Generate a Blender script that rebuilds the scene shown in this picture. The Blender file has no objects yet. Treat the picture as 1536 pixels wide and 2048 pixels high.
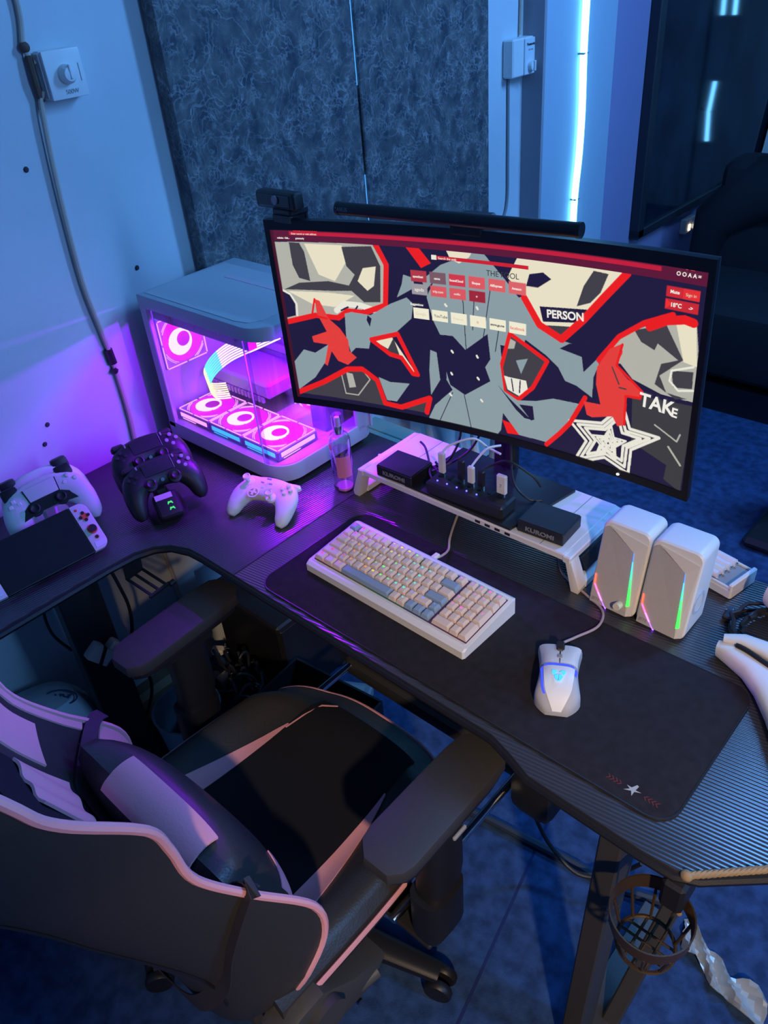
import bpy, bmesh, math, random
import numpy as np
from mathutils import Vector, Matrix, Euler
D = bpy.data; SC = bpy.context.scene; COL = SC.collection
PI = math.pi

# ---------------------------------------------------------------- camera
cam_d = D.cameras.new('camera'); cam = D.objects.new('camera', cam_d); COL.objects.link(cam)
cam_d.sensor_fit = 'HORIZONTAL'; cam_d.sensor_width = 36; cam_d.lens = 37.66; cam_d.clip_start = .02
CR = Matrix(((0.74318301, -0.33764896, 0.57764366), (0.66464987, 0.47182701, -0.57932704), (-0.07693871, 0.8144768, 0.57507215)))
cam.matrix_world = Matrix.Translation((0, 0, 1.70)) @ CR.to_4x4()
SC.camera = cam
# ---------------------------------------------------------------- world, lights, exposure
w = D.worlds.new('world'); SC.world = w; w.use_nodes = True
w.node_tree.nodes['Background'].inputs[0].default_value = (.05, .14, .45, 1)
w.node_tree.nodes['Background'].inputs[1].default_value = .10
def area(name, loc, target, sx, sy, col, power):
    l = D.lights.new(name, 'AREA'); l.shape = 'RECTANGLE'; l.size = sx; l.size_y = sy; l.color = col; l.energy = power
    o = D.objects.new(name, l); COL.objects.link(o); o.location = loc
    o.rotation_euler = (Vector(target) - Vector(loc)).to_track_quat('-Z', 'Y').to_euler(); return o
area('blue_room_tube_light', (-.15, 2.35, 2.78), (-1.25, 1.5, .9), .25, 1.6, (.12, .39, 1.0), 95)
area('blue_side_tube_light', (1.9, 1.2, 2.3), (-1.2, .9, .9), .25, 1.8, (.14, .44, 1.0), 46)
sl = D.lights.new('warm_spot_lamp', 'SPOT'); sl.energy = 220; sl.color = (1.0, .72, .45); sl.spot_size = math.radians(39); sl.spot_blend = 1.0; sl.shadow_soft_size = .05
so_ = D.objects.new('warm_spot_lamp', sl); COL.objects.link(so_); so_.location = (1.15, -.75, 2.35); so_.rotation_euler = (Vector((-.24, .58, .6)) - Vector((1.15, -.75, 2.35))).to_track_quat('-Z', 'Y').to_euler()
SC.view_settings.view_transform = 'Standard'; SC.view_settings.look = 'None'
SC.view_settings.gamma = 1; SC.view_settings.use_curve_mapping = False; SC.view_settings.exposure = 0.0

# ---------------------------------------------------------------- materials
def nodes(m): return m.node_tree.nodes, m.node_tree.links
def mat(name, col, rough=.5, metal=0, emit=None, estr=1, bump=0, bscale=200, var=0, vscale=8, coat=0, alpha=1, spec=.5):
    m = D.materials.new(name); m.use_nodes = True; N, L = nodes(m); b = N['Principled BSDF']
    b.inputs['Base Color'].default_value = (*col, 1); b.inputs['Roughness'].default_value = rough
    b.inputs['Metallic'].default_value = metal; b.inputs['Coat Weight'].default_value = coat
    b.inputs['Specular IOR Level'].default_value = spec
    if emit: b.inputs['Emission Color'].default_value = (*emit, 1); b.inputs['Emission Strength'].default_value = estr
    if alpha < 1: b.inputs['Alpha'].default_value = alpha
    if bump or var:
        tc = N.new('ShaderNodeTexCoord')
    if bump:
        n = N.new('ShaderNodeTexNoise'); n.inputs['Scale'].default_value = bscale; n.inputs['Detail'].default_value = 3
        bp = N.new('ShaderNodeBump'); bp.inputs['Strength'].default_value = bump; bp.inputs['Distance'].default_value = .002
        L.new(tc.outputs['Object'], n.inputs['Vector']); L.new(n.outputs['Fac'], bp.inputs['Height']); L.new(bp.outputs['Normal'], b.inputs['Normal'])
    if var:
        n = N.new('ShaderNodeTexNoise'); n.inputs['Scale'].default_value = vscale; n.inputs['Detail'].default_value = 5
        r = N.new('ShaderNodeValToRGB'); r.color_ramp.elements[0].position = .35; r.color_ramp.elements[1].position = .65
        r.color_ramp.elements[0].color = (*[c * (1 - var) for c in col], 1); r.color_ramp.elements[1].color = (*[min(1, c * (1 + var)) for c in col], 1)
        L.new(tc.outputs['Object'], n.inputs['Vector']); L.new(n.outputs['Fac'], r.inputs[0]); L.new(r.outputs[0], b.inputs['Base Color'])
    return m
def emis(name, col, s): return mat(name, (.02, .02, .02), .5, 0, col, s)
def clear(name, tint, gloss=.08, rough=.02):
    m = D.materials.new(name); m.use_nodes = True; N, L = nodes(m); N.remove(N['Principled BSDF'])
    t = N.new('ShaderNodeBsdfTransparent'); t.inputs[0].default_value = (*tint, 1)
    g = N.new('ShaderNodeBsdfGlossy'); g.inputs['Roughness'].default_value = rough
    lw = N.new('ShaderNodeLayerWeight'); lw.inputs[0].default_value = .25
    mp = N.new('ShaderNodeMapRange'); mp.inputs[3].default_value = gloss * .5; mp.inputs[4].default_value = min(1, gloss * 6)
    mx = N.new('ShaderNodeMixShader'); L.new(lw.outputs['Facing'], mp.inputs[0]); L.new(mp.outputs[0], mx.inputs[0])
    L.new(t.outputs[0], mx.inputs[1]); L.new(g.outputs[0], mx.inputs[2]); L.new(mx.outputs[0], N['Material Output'].inputs[0]); return m
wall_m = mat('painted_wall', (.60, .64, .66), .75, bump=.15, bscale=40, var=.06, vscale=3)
wall_teal = mat('painted_wall_plain', (.55, .56, .62), .75, bump=.1, bscale=40)
trim_m = mat('grey_trim_paint', (.34, .32, .36), .7, bump=.1)
def carpet_mat():
    m = mat('blue_carpet', (.028, .062, .15), .95, bump=.6, bscale=350, var=.3, vscale=30, spec=.1); return m
carpet = carpet_mat()
def marble_mat():
    m = mat('veined_stone_laminate', (.1, .12, .14), .42, spec=.35); N, L = nodes(m); b = N['Principled BSDF']; tc = N.new('ShaderNodeTexCoord')
    nz = N.new('ShaderNodeTexNoise'); nz.inputs['Scale'].default_value = 7; nz.inputs['Detail'].default_value = 6
    ad = N.new('ShaderNodeVectorMath'); ad.operation = 'SCALE'; ad.inputs[3].default_value = .35
    a2 = N.new('ShaderNodeVectorMath'); a2.operation = 'ADD'
    L.new(tc.outputs['Object'], nz.inputs['Vector']); L.new(nz.outputs['Color'], ad.inputs[0]); L.new(tc.outputs['Object'], a2.inputs[0]); L.new(ad.outputs[0], a2.inputs[1])
    prev = None
    for sc, wd, st in ((5, .02, .38), (16, .05, .36), (45, .13, .38)):
        v = N.new('ShaderNodeTexVoronoi'); v.feature = 'DISTANCE_TO_EDGE'; v.inputs['Scale'].default_value = sc
        mr = N.new('ShaderNodeMapRange'); mr.inputs[1].default_value = 0; mr.inputs[2].default_value = wd; mr.inputs[3].default_value = st; mr.inputs[4].default_value = 0
        n2 = N.new('ShaderNodeTexNoise'); n2.inputs['Scale'].default_value = sc * .7; n2.inputs['Detail'].default_value = 4
        mu = N.new('ShaderNodeMath'); mu.operation = 'MULTIPLY'; cr = N.new('ShaderNodeMapRange'); cr.inputs[1].default_value = .4; cr.inputs[2].default_value = .65
        L.new(a2.outputs[0], v.inputs['Vector']); L.new(v.outputs['Distance'], mr.inputs[0]); L.new(tc.outputs['Object'], n2.inputs['Vector'])
        L.new(n2.outputs['Fac'], cr.inputs[0]); L.new(cr.outputs[0], mu.inputs[0]); L.new(mr.outputs[0], mu.inputs[1])
        if prev is None: prev = mu
        else:
            mx = N.new('ShaderNodeMath'); mx.operation = 'ADD'; L.new(prev.outputs[0], mx.inputs[0]); L.new(mu.outputs[0], mx.inputs[1]); prev = mx
    base = N.new('ShaderNodeTexNoise'); base.inputs['Scale'].default_value = 22; base.inputs['Detail'].default_value = 8
    L.new(tc.outputs['Object'], base.inputs['Vector'])
    r = N.new('ShaderNodeValToRGB'); r.color_ramp.elements[0].position = .35; r.color_ramp.elements[0].color = (.045, .055, .07, 1)
    r.color_ramp.elements[1].position = .7; r.color_ramp.elements[1].color = (.15, .145, .14, 1)
    L.new(base.outputs['Fac'], r.inputs[0])
    mc = N.new('ShaderNodeMixRGB'); mc.inputs[2].default_value = (.50, .49, .48, 1); L.new(prev.outputs[0], mc.inputs[0]); L.new(r.outputs[0], mc.inputs[1]); L.new(mc.outputs[0], b.inputs['Base Color'])
    return m
marble = marble_mat()
def carbon_mat(name, ang):
    m = mat(name, (.028, .028, .032), .30, spec=1.0); N, L = nodes(m); b = N['Principled BSDF']; tc = N.new('ShaderNodeTexCoord')
    mp = N.new('ShaderNodeMapping'); mp.inputs['Rotation'].default_value = (0, 0, ang)
    wv = N.new('ShaderNodeTexWave'); wv.inputs['Scale'].default_value = 52; wv.inputs['Distortion'].default_value = .15
    w2 = N.new('ShaderNodeTexWave'); w2.bands_direction = 'Y'; w2.inputs['Scale'].default_value = 12
    mu = N.new('ShaderNodeMath'); mu.operation = 'MULTIPLY'
    bp = N.new('ShaderNodeBump'); bp.inputs['Strength'].default_value = .38; bp.inputs['Distance'].default_value = .0012
    L.new(tc.outputs['Object'], mp.inputs[0]); L.new(mp.outputs[0], wv.inputs[0]); L.new(mp.outputs[0], w2.inputs[0])
    L.new(wv.outputs['Fac'], bp.inputs['Height']); L.new(bp.outputs['Normal'], b.inputs['Normal'])
    return m
carbon = carbon_mat('ribbed_black_desk_laminate', math.radians(8)); carbon2 = carbon_mat('ribbed_black_desk_laminate_turned', math.radians(82))
black = mat('black_plastic', (.012, .012, .014), .45, bump=.1, bscale=600)
blackg = mat('glossy_black_plastic', (.008, .008, .01), .18)
blackmetal = mat('black_powder_coated_steel', (.02, .02, .022), .42, bump=.15, bscale=500)
armgrey = mat('soft_grey_armrest_rubber', (.035, .034, .035), .6, bump=.2, bscale=500)
leather = mat('black_leather', (.034, .033, .032), .40, bump=.25, bscale=260, spec=.5)
fabric = mat('black_seat_fabric', (.012, .013, .018), .85, bump=.4, bscale=500, spec=.2)
pink = mat('pink_leather', (.80, .36, .40), .5, bump=.15, bscale=260)
white = mat('white_plastic', (.78, .77, .74), .4, bump=.05, bscale=700)
whitem = mat('matte_white_plastic', (.72, .70, .67), .55, bump=.08, bscale=700)
grey = mat('grey_plastic', (.28, .28, .29), .5, bump=.05)
cream = mat('cream_keycap_plastic', (.80, .66, .56), .5, bump=.08, bscale=900)
kblue = mat('blue_grey_keycap_plastic', (.28, .40, .54), .5, bump=.08, bscale=900)
chrome = mat('chrome', (.75, .78, .8), .15, 1, bump=.02)
beige = mat('beige_cable_sheath', (.52, .42, .34), .6, bump=.2)
darkcable = mat('black_cable_rubber', (.012, .012, .014), .5, bump=.1)
mat_cloth = mat('black_mouse_mat_cloth', (.02, .018, .022), .9, bump=.5, bscale=900, var=.15, vscale=60, spec=.2)
gold = mat('brass_contact', (.6, .42, .12), .3, 1, bump=.02)
tan = mat('tan_braided_strap', (.32, .22, .115), .8, bump=.4, bscale=300)
bronze = mat('bronze_enamel', (.10, .065, .035), .38, .6, bump=.1)
glassm = clear('tinted_tempered_glass', (.84, .81, .88), .05)

# ---------------------------------------------------------------- mesh helpers
class M:
    def __init__(s): s.v = []; s.f = []; s.mi = []; s.k = 0
    def add(s, v, f, T=None):
        o = len(s.v); s.v += [tuple(T @ Vector(p)) if T else tuple(p) for p in v]
        s.f += [tuple(i + o for i in q) for q in f]; s.mi += [s.k] * len(f); return s
    def box(s, c, d, T=None, bev=0, taper=1, seg=1, tz=None):
        x, y, z = [q / 2 for q in d]; t = taper
        if bev <= 0:
            v = [(-x, -y, -z), (x, -y, -z), (x, y, -z), (-x, y, -z), (-x * t, -y * t, z), (x * t, -y * t, z), (x * t, y * t, z), (-x * t, y * t, z)]
            f = [(0, 3, 2, 1), (4, 5, 6, 7), (0, 1, 5, 4), (1, 2, 6, 5), (2, 3, 7, 6), (3, 0, 4, 7)]
        else:
            bm = bmesh.new(); bmesh.ops.create_cube(bm, size=1)
            for p in bm.verts:
                k = t if p.co.z > 0 else 1
                p.co = Vector((p.co.x * d[0] * k, p.co.y * d[1] * k, p.co.z * d[2]))
            bmesh.ops.bevel(bm, geom=bm.edges[:], offset=bev, segments=seg, affect='EDGES', profile=.6)
            bm.verts.ensure_lookup_table(); v = [tuple(p.co) for p in bm.verts]; bm.verts.index_update()
            f = [tuple(p.index for p in q.verts) for q in bm.faces]; bm.free()
        TT = Matrix.Translation(c)
        if T is not None: TT = T @ TT
        return s.add(v, f, TT)
    def prism(s, poly, h, T=None, bev=0, z0=0):        # polygon in xy, extruded up z
        bm = bmesh.new(); vs = [bm.verts.new((x, y, z0)) for x, y in poly]; fc = bm.faces.new(vs)
        r = bmesh.ops.extrude_face_region(bm, geom=[fc]); top = [e for e in r['geom'] if isinstance(e, bmesh.types.BMVert)]
        for p in top: p.co.z += h
        bmesh.ops.recalc_face_normals(bm, faces=bm.faces[:])
        if bev:
            es = [e for e in bm.edges if all(p in top for p in e.verts)] + [e for e in bm.edges if all(p not in top for p in e.verts)]
            bmesh.ops.bevel(bm, geom=es, offset=bev, segments=2, affect='EDGES', profile=.6)
        bmesh.ops.triangulate(bm, faces=[q for q in bm.faces if len(q.verts) > 6])
        bm.verts.index_update(); v = [tuple(p.co) for p in bm.verts]; f = [tuple(p.index for p in q.verts) for q in bm.faces]; bm.free()
        return s.add(v, f, T)
    def tube(s, pts, r, n=8, T=None, cap=True):
        pts = [Vector(p) for p in pts]; v = []; f = []; N0 = None
        for i, p in enumerate(pts):
            t = (pts[min(i + 1, len(pts) - 1)] - pts[max(i - 1, 0)]).normalized()
            if N0 is None:
                N0 = t.orthogonal().normalized()
            else:
                N0 = (N0 - t * N0.dot(t)).normalized()
            b = t.cross(N0); rr = r[i] if isinstance(r, (list, tuple)) else r
            for k in range(n):
                a = 2 * PI * k / n; v.append(p + (N0 * math.cos(a) + b * math.sin(a)) * rr)
        for i in range(len(pts) - 1):
            for k in range(n):
                f.append((i * n + k, i * n + (k + 1) % n, (i + 1) * n + (k + 1) % n, (i + 1) * n + k))
        if cap: f.append(tuple(range(n))[::-1]); f.append(tuple(range((len(pts) - 1) * n, len(pts) * n)))
        return s.add(v, f, T)
    def lathe(s, prof, n=24, T=None, cap=True):        # (r,z) pairs
        v = []; f = []
        for r, z in prof:
            for k in range(n): a = 2 * PI * k / n; v.append((r * math.cos(a), r * math.sin(a), z))
        for i in range(len(prof) - 1):
            for k in range(n): f.append((i * n + k, i * n + (k + 1) % n, (i + 1) * n + (k + 1) % n, (i + 1) * n + k))
        if cap: f.append(tuple(range(n))[::-1]); f.append(tuple(range((len(prof) - 1) * n, len(prof) * n)))
        return s.add(v, f, T)
    def cyl(s, c, r, h, n=20, T=None, axis='z'):
        R_ = {'z': Matrix(), 'x': Matrix.Rotation(PI / 2, 4, 'Y'), 'y': Matrix.Rotation(-PI / 2, 4, 'X')}[axis]
        TT = Matrix.Translation(c) @ R_
        return s.lathe([(r, -h / 2), (r, h / 2)], n, T @ TT if T is not None else TT)
    def rings(s, R, closed=True, cap=True, T=None):    # list of rings of equal length
        n = len(R[0]); v = [p for r in R for p in r]; f = []
        for i in range(len(R) - 1):
            for k in range(n if closed else n - 1): f.append((i * n + k, i * n + (k + 1) % n, (i + 1) * n + (k + 1) % n, (i + 1) * n + k))
        if cap: f.append(tuple(range(n))[::-1]); f.append(tuple(range((len(R) - 1) * n, len(R) * n)))
        return s.add(v, f, T)
    def loft(s, path, rad, up=(0, 0, 1), n=16, e=2.3, T=None):  # superellipse sections along a path; rad=(side,up)
        path = [Vector(p) for p in path]; R = []
        for i, p in enumerate(path):
            t = (path[min(i + 1, len(path) - 1)] - path[max(i - 1, 0)]).normalized(); u = Vector(up); sd = t.cross(u).normalized(); u = sd.cross(t)
            a, b = rad[i]; ring = []
            for k in range(n):
                an = 2 * PI * k / n; cx, cy = math.cos(an), math.sin(an)
                ring.append(p + sd * a * math.copysign(abs(cx) ** (2 / e), cx) + u * b * math.copysign(abs(cy) ** (2 / e), cy))
            R.append(ring)
        return s.rings(R, T=T)
    def sph(s, c, r, n=12, T=None):
        r = (r, r, r) if not isinstance(r, (tuple, list)) else r
        pr = [(max(1e-4, math.sin(PI * i / (n // 2))), -math.cos(PI * i / (n // 2))) for i in range(n // 2 + 1)]
        TT = Matrix.Translation(c) @ Matrix.Diagonal((*r, 1)); return s.lathe(pr, n, T @ TT if T is not None else TT)
    def build(s, name, m, parent=None, smooth=True, ang=35, flipfix=True):
        me = D.meshes.new(name); me.from_pydata([tuple(p) for p in s.v], [], s.f)
        for q in (m if isinstance(m, (list, tuple)) else [m]): me.materials.append(q)
        if flipfix:
            bm = bmesh.new(); bm.from_mesh(me); bmesh.ops.recalc_face_normals(bm, faces=bm.faces[:]); bm.to_mesh(me); bm.free()
        me.polygons.foreach_set('material_index', s.mi)
        if smooth:
            me.polygons.foreach_set('use_smooth', [True] * len(me.polygons)); me.set_sharp_from_angle(angle=math.radians(ang))
        me.update(); o = D.objects.new(name, me); COL.objects.link(o)
        if parent:
            o.parent = parent
            if parent.name in WR: o.matrix_parent_inverse = Matrix.Translation(-parent.location)
        return o
WR = set()
def wthing(*a, **k):                        # a thing whose parts are modelled in room coordinates
    o = thing(*a, **k); WR.add(o.name); return o
def thing(name, label, cat, loc=(0, 0, 0), rot=0, group=None, mtx=None):
    o = D.objects.new(name, None); COL.objects.link(o); o.empty_display_size = .05
    o.location = loc; o.rotation_euler = (0, 0, rot)
    if mtx is not None: o.matrix_world = mtx
    o['label'] = label; o['category'] = cat
    if group: o['group'] = group
    return o
def tag(o, label, cat, group=None):
    o['label'] = label; o['category'] = cat
    if group: o['group'] = group
    return o
def struct(o): o['kind'] = 'structure'; return o
def mk(name, m, parent, *ops, **kw):       # ops: ('box', args...) tuples
    q = M()
    for op in ops:
        a = [x for x in op[1:] if not isinstance(x, dict)]; k = [x for x in op[1:] if isinstance(x, dict)]
        getattr(q, op[0])(*a, **(k[0] if k else {}))
    return q.build(name, m, parent, **kw)
def frame(o, x, y):                         # matrix with given origin, x axis, approx y axis
    x = Vector(x).normalized(); z = x.cross(Vector(y)).normalized(); y = z.cross(x)
    return Matrix(((x.x, y.x, z.x, o[0]), (x.y, y.y, z.y, o[1]), (x.z, y.z, z.z, o[2]), (0, 0, 0, 1)))
def spline(P, n=6):
    P = [Vector(p) for p in P]; out = []
    for i in range(len(P) - 1):
        a, b, c, d = P[max(i - 1, 0)], P[i], P[i + 1], P[min(i + 2, len(P) - 1)]
        for k in range(n):
            t = k / n; out.append(.5 * ((2 * b) + (c - a) * t + (2 * a - 5 * b + 4 * c - d) * t * t + (3 * b - a - 3 * c + d) * t ** 3))
    out.append(P[-1]); return out
def rrect(x0, y0, x1, y1, r, n=5):
    out = []
    for cx, cy, a0 in ((x1 - r, y1 - r, 0), (x0 + r, y1 - r, 90), (x0 + r, y0 + r, 180), (x1 - r, y0 + r, 270)):
        for k in range(n + 1): a = math.radians(a0 + 90 * k / n); out.append((cx + r * math.cos(a), cy + r * math.sin(a)))
    return out
def text(body, size, m, parent, T, ext=.0004, name='lettering', bold=False, align='CENTER', sx=1):
    c = D.curves.new(name, 'FONT'); c.body = body; c.size = size; c.extrude = ext; c.align_x = align; c.align_y = 'CENTER'
    if bold: c.offset = size * .025
    o = D.objects.new('tmp', c); COL.objects.link(o); dg = bpy.context.evaluated_depsgraph_get()
    me = D.meshes.new_from_object(o.evaluated_get(dg)); D.objects.remove(o); me.name = name
    me.transform(Matrix.Diagonal((sx, 1, 1, 1))); me.transform(T); me.materials.clear(); me.materials.append(m)
    r = D.objects.new(name, me); COL.objects.link(r)
    if parent:
        r.parent = parent
        if parent.name in WR: r.matrix_parent_inverse = Matrix.Translation(-parent.location)
    return r
def Tr(x, y, z): return Matrix.Translation((x, y, z))
def Rt(a, ax): return Matrix.Rotation(math.radians(a), 4, ax)

# ---------------------------------------------------------------- the room
LX = -1.63
struct(mk('floor', carpet, None, ('box', (.3, 1.9, -.05), (4.0, 7.8, .1))))
q = M(); q.box((LX - .05, .6, 1.4), (.1, 4.8, 2.8)); q.k = 1; q.box((LX - .05, 4.4, 1.4), (.1, 2.8, 2.8)); lilac = mat('purple_lit_wall', (.36, .32, .52), .75, bump=.1, bscale=40)  # far section coloured lilac to stand in for purple light on the wall
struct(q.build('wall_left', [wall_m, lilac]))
struct(mk('wall_back', wall_teal, None, ('box', (.3, 5.85, 1.4), (4.1, .1, 2.8))))
struct(mk('wall_right', wall_teal, None, ('box', (2.35, 1.9, 1.4), (.1, 7.9, 2.8))))
struct(mk('wall_front', wall_teal, None, ('box', (.3, -2.05, 1.4), (4.1, .1, 2.8))))
struct(mk('ceiling', wall_teal, None, ('box', (.3, 1.9, 2.86), (4.1, 7.9, .1))))
q = M(); q.box((-1.5925, 2.68, 1.4), (.075, .44, 2.8)); struct(q.build('trim_1', mat('pillar_paint', (.42, .52, .62), .7, bump=.1)))
struct(mk('trim_2', trim_m, None, ('box', (-1.592, 2.452, 1.4), (.078, .014, 2.8))))
WM = lambda y, z, x=LX: frame((x, y, z), (0, 1, 0), (0, 0, 1))      # a frame on the left wall: x right, y up, z into the room

# stone-look boards on the wall
for i, (y0, y1, lb) in enumerate(((1.08, 1.641, 'dark veined stone-look board on the wall, left one behind the computer case'), (1.650, 2.205, 'dark veined stone-look board on the wall, right one beside the blue strip of wall'))):
    b = thing('stone_board', lb, 'wall board', (LX, (y0 + y1) / 2, .58), group='stone-look boards on the left wall')
    mk('panel', marble, b, ('box', (.024, 0, .85), (.038, y1 - y0, 1.7), {'bev': .003}))
    mk('backing', black, b, ('box', (.003, 0, .85), (.005, y1 - y0 - .02, 1.68)))
st = thing('glow_strip', 'thin glowing line standing in for blue light in the gap between the two stone boards', 'light', (LX + .032, 1.6455, 1.06))
leak = emis('gap_light_glow', (.06, .30, .8), 1.4)  # streak of light in the gap, imitated with an emissive strip
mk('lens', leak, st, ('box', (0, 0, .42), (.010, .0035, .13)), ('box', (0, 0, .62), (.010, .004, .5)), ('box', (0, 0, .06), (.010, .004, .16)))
mk('glow_backing', grey, st, ('box', (-.012, 0, .45), (.008, .006, .95)))

# rotary switch with the taped cord on the left
sw = thing('rotary_dimmer', 'square white wall plate with a round rotary knob at upper left', 'switch', mtx=WM(.868, 1.548))
mk('back_box', white, sw, ('box', (0, 0, .012), (.082, .082, .024), {'bev': .004}))
mk('plate', white, sw, ('box', (0, 0, .028), (.078, .082, .008), {'bev': .003, 'seg': 2}))
mk('knob', white, sw, ('lathe', [(.017, .031), (.0165, .042), (.012, .050), (.001, .052)], 24), ('box', (0, .004, .05), (.005, .024, .006), {'bev': .001}))
mk('scale_slot', grey, sw, ('box', (.029, 0, .0322), (.0012, .03, .001)))
text('500W', .011, grey, sw, Tr(.004, -.03, .0325), .0003)
cp = spline([(LX + .008, .826, 1.80), (LX + .008, .824, 1.66), (LX + .009, .812, 1.60), (LX + .012, .822, 1.57)], 5)
c1 = mk('cable', beige, None, ('tube', cp, .005)); tag(c1, 'thin beige cord running down to the white rotary plate', 'cord')
cp = spline([(LX + .012, .821, 1.525), (LX + .012, .81, 1.49), (LX + .010, .797, 1.35), (LX + .009, .79, 1.17), (LX + .009, .80, 1.05), (LX + .009, .806, .98), (LX + .009, .808, .85), (LX + .009, .80, .72), (LX + .009, .79, .5), (LX + .009, .80, .3), (LX + .009, .79, .12)], 6)
c1 = thing('cable', 'long beige cord hanging down the wall below the rotary plate behind the desk', 'cord', (LX, .8, .1)); WR.add(c1.name)
mk('cable', beige, c1, ('tube', cp, .0055))
mk('tape_wrap', black, c1, ('tube', [(LX + .009, .803, 1.01), (LX + .009, .806, .975)], .0095), ('tube', [(LX + .01, .8, .962), (LX + .009, .8065, .955)], .008))
mk('frayed_tape', mat('dirty_tape', (.12, .07, .05), .8, bump=.6), sw, ('tube', [(-.052, .036, .010), (-.055, 0, .014), (-.052, -.04, .010)], [.008, .006, .007]), ('sph', (-.055, .05, .010), (.010, .010, .008)))
q = M()
for y, z in ((.93, 1.155), (.62, .90), (.60, .86), (.75, 1.40)): q.lathe([(.006, 0), (.004, .003), (.001, .0035)], 7, WM(y, z))
tag(q.build('wall_hole', mat('chipped_plaster', (.05, .04, .05), .9)), 'small dark chipped spots in the painted left wall', 'wall damage')['kind'] = 'stuff'

# fan regulator box on the right of the boards
rg = thing('fan_regulator', 'small white wall box with a pointer knob right of the stone boards', 'switch', mtx=WM(2.392, 1.383))
mk('housing', white, rg, ('box', (0, 0, .02), (.115, .105, .04), {'bev': .004}))
mk('faceplate', mat('face_white', (.72, .74, .75), .4), rg, ('box', (.028, 0, .0425), (.056, .1, .006), {'bev': .002}))
mk('knob', white, rg, ('lathe', [(.016, .045), (.014, .058), (.001, .060)], 20, Tr(.03, -.026, 0)), ('box', (.03, -.026, .061), (.007, .03, .010), {'bev': .002}))
text('Panasonic', .011, black, rg, Tr(.03, .033, .0458), .0003, bold=True)
text('ELECTRIC', .006, grey, rg, Tr(.03, .018, .0458), .0003)
t = mk('cable', beige, None, ('tube', [(LX + .006, 2.428, 2.0), (LX + .006, 2.425, 1.7), (LX + .006, 2.42, 1.44)], .005)); tag(t, 'cord running down the wall into the top of the small pointer-knob box', 'cord')
t = mk('cable', grey, None, ('tube', spline([(LX + .006, 2.36, 1.33), (LX + .006, 2.362, 1.1), (LX + .006, 2.36, .96), (LX + .006, 2.33, .90), (LX + .006, 2.27, .88)], 5), .0045)); tag(t, 'thin grey cord leaving the bottom of the small pointer-knob box', 'cord')

# neon tube on the pillar
ne = wthing('neon_tube', 'bright cyan neon tube running down the pillar', 'lamp', (-1.545, 2.66, .5))
npts = spline([(-1.543, 2.668, 2.3), (-1.543, 2.672, 1.7), (-1.543, 2.670, 1.5), (-1.543, 2.672, 1.35), (-1.543, 2.682, 1.19), (-1.543, 2.680, 1.05), (-1.543, 2.667, .92), (-1.543, 2.665, .78), (-1.543, 2.662, .55)], 5)
mk('tube', emis('cyan_neon', (.16, .62, 1.0), 7), ne, ('tube', npts, .012))
for z in (1.36, .90): mk('clip', grey, ne, ('box', (-1.545, 2.672, z), (.024, .036, .006), {'bev': .002}))

# black glossy board at the far right with its frame, second tube reflected in it
bb = thing('black_board', 'large glossy black board in a dark frame on the far wall', 'wall board', (LX, 4.4, .60)); WR.add(bb.name)
mk('glass', mat('black_glass_board', (.012, .022, .035), .06, var=.5, vscale=5), bb, ('box', (-1.612, 4.30, 1.5), (.024, 1.96, 1.78)))
fr = mat('dark_frame', (.02, .022, .03), .5)
mk('frame', fr, bb, ('box', (-1.607, 3.315, 1.5), (.044, .05, 1.84), {'bev': .004}), ('box', (-1.607, 4.30, .595), (.044, 2.02, .04), {'bev': .004}), ('box', (-1.607, 5.29, 1.5), (.044, .03, 1.84)))
lt = thing('light_stand', 'blue neon tubes on a stand in the far corner, reflected in the black board', 'lamp', (-1.10, 5.05, 0))
mk('pole', black, lt, ('cyl', (.06, .05, .95), .012, 1.9, 12)); mk('foot', black, lt, ('cyl', (.06, .05, .012), .14, .024, 28))
nb = emis('blue_neon', (.13, .5, 1.0), 14)
for x, z0_, z1_ in ((-.055, .62, .93), (-.045, 1.25, 1.75), (-.11, 1.25, 1.75)):
    mk('tube', nb, lt, ('tube', [(x, -.05, z0_), (x + .012, -.05, (z0_ + z1_) / 2), (x, -.05, z1_)], .011)); mk('arm', black, lt, ('tube', [(x, -.05, (z0_ + z1_) / 2), (.06, .05, (z0_ + z1_) / 2)], .006))
sk = thing('wall_socket', 'small cream wall socket with a lit plug below the black board', 'socket', mtx=WM(3.86, .492))
mk('socket_box', cream, sk, ('box', (0, 0, .015), (.10, .07, .03), {'bev': .004})); mk('plug', white, sk, ('box', (.03, -.005, .045), (.045, .035, .04), {'bev': .008}))
mk('pilot_light', emis('warm_pilot', (1, .85, .55), 3.0), sk, ('box', (-.012, -.008, .032), (.016, .028, .006)))
t = mk('cable', white, None, ('tube', spline([(-1.57, 3.89, .487), (-1.55, 3.97, .46), (-1.56, 4.02, .38), (-1.57, 3.97, .31), (-1.58, 3.90, .2)], 6), .008)); tag(t, 'pale power cord drooping from the plug below the black board', 'cord')
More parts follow.
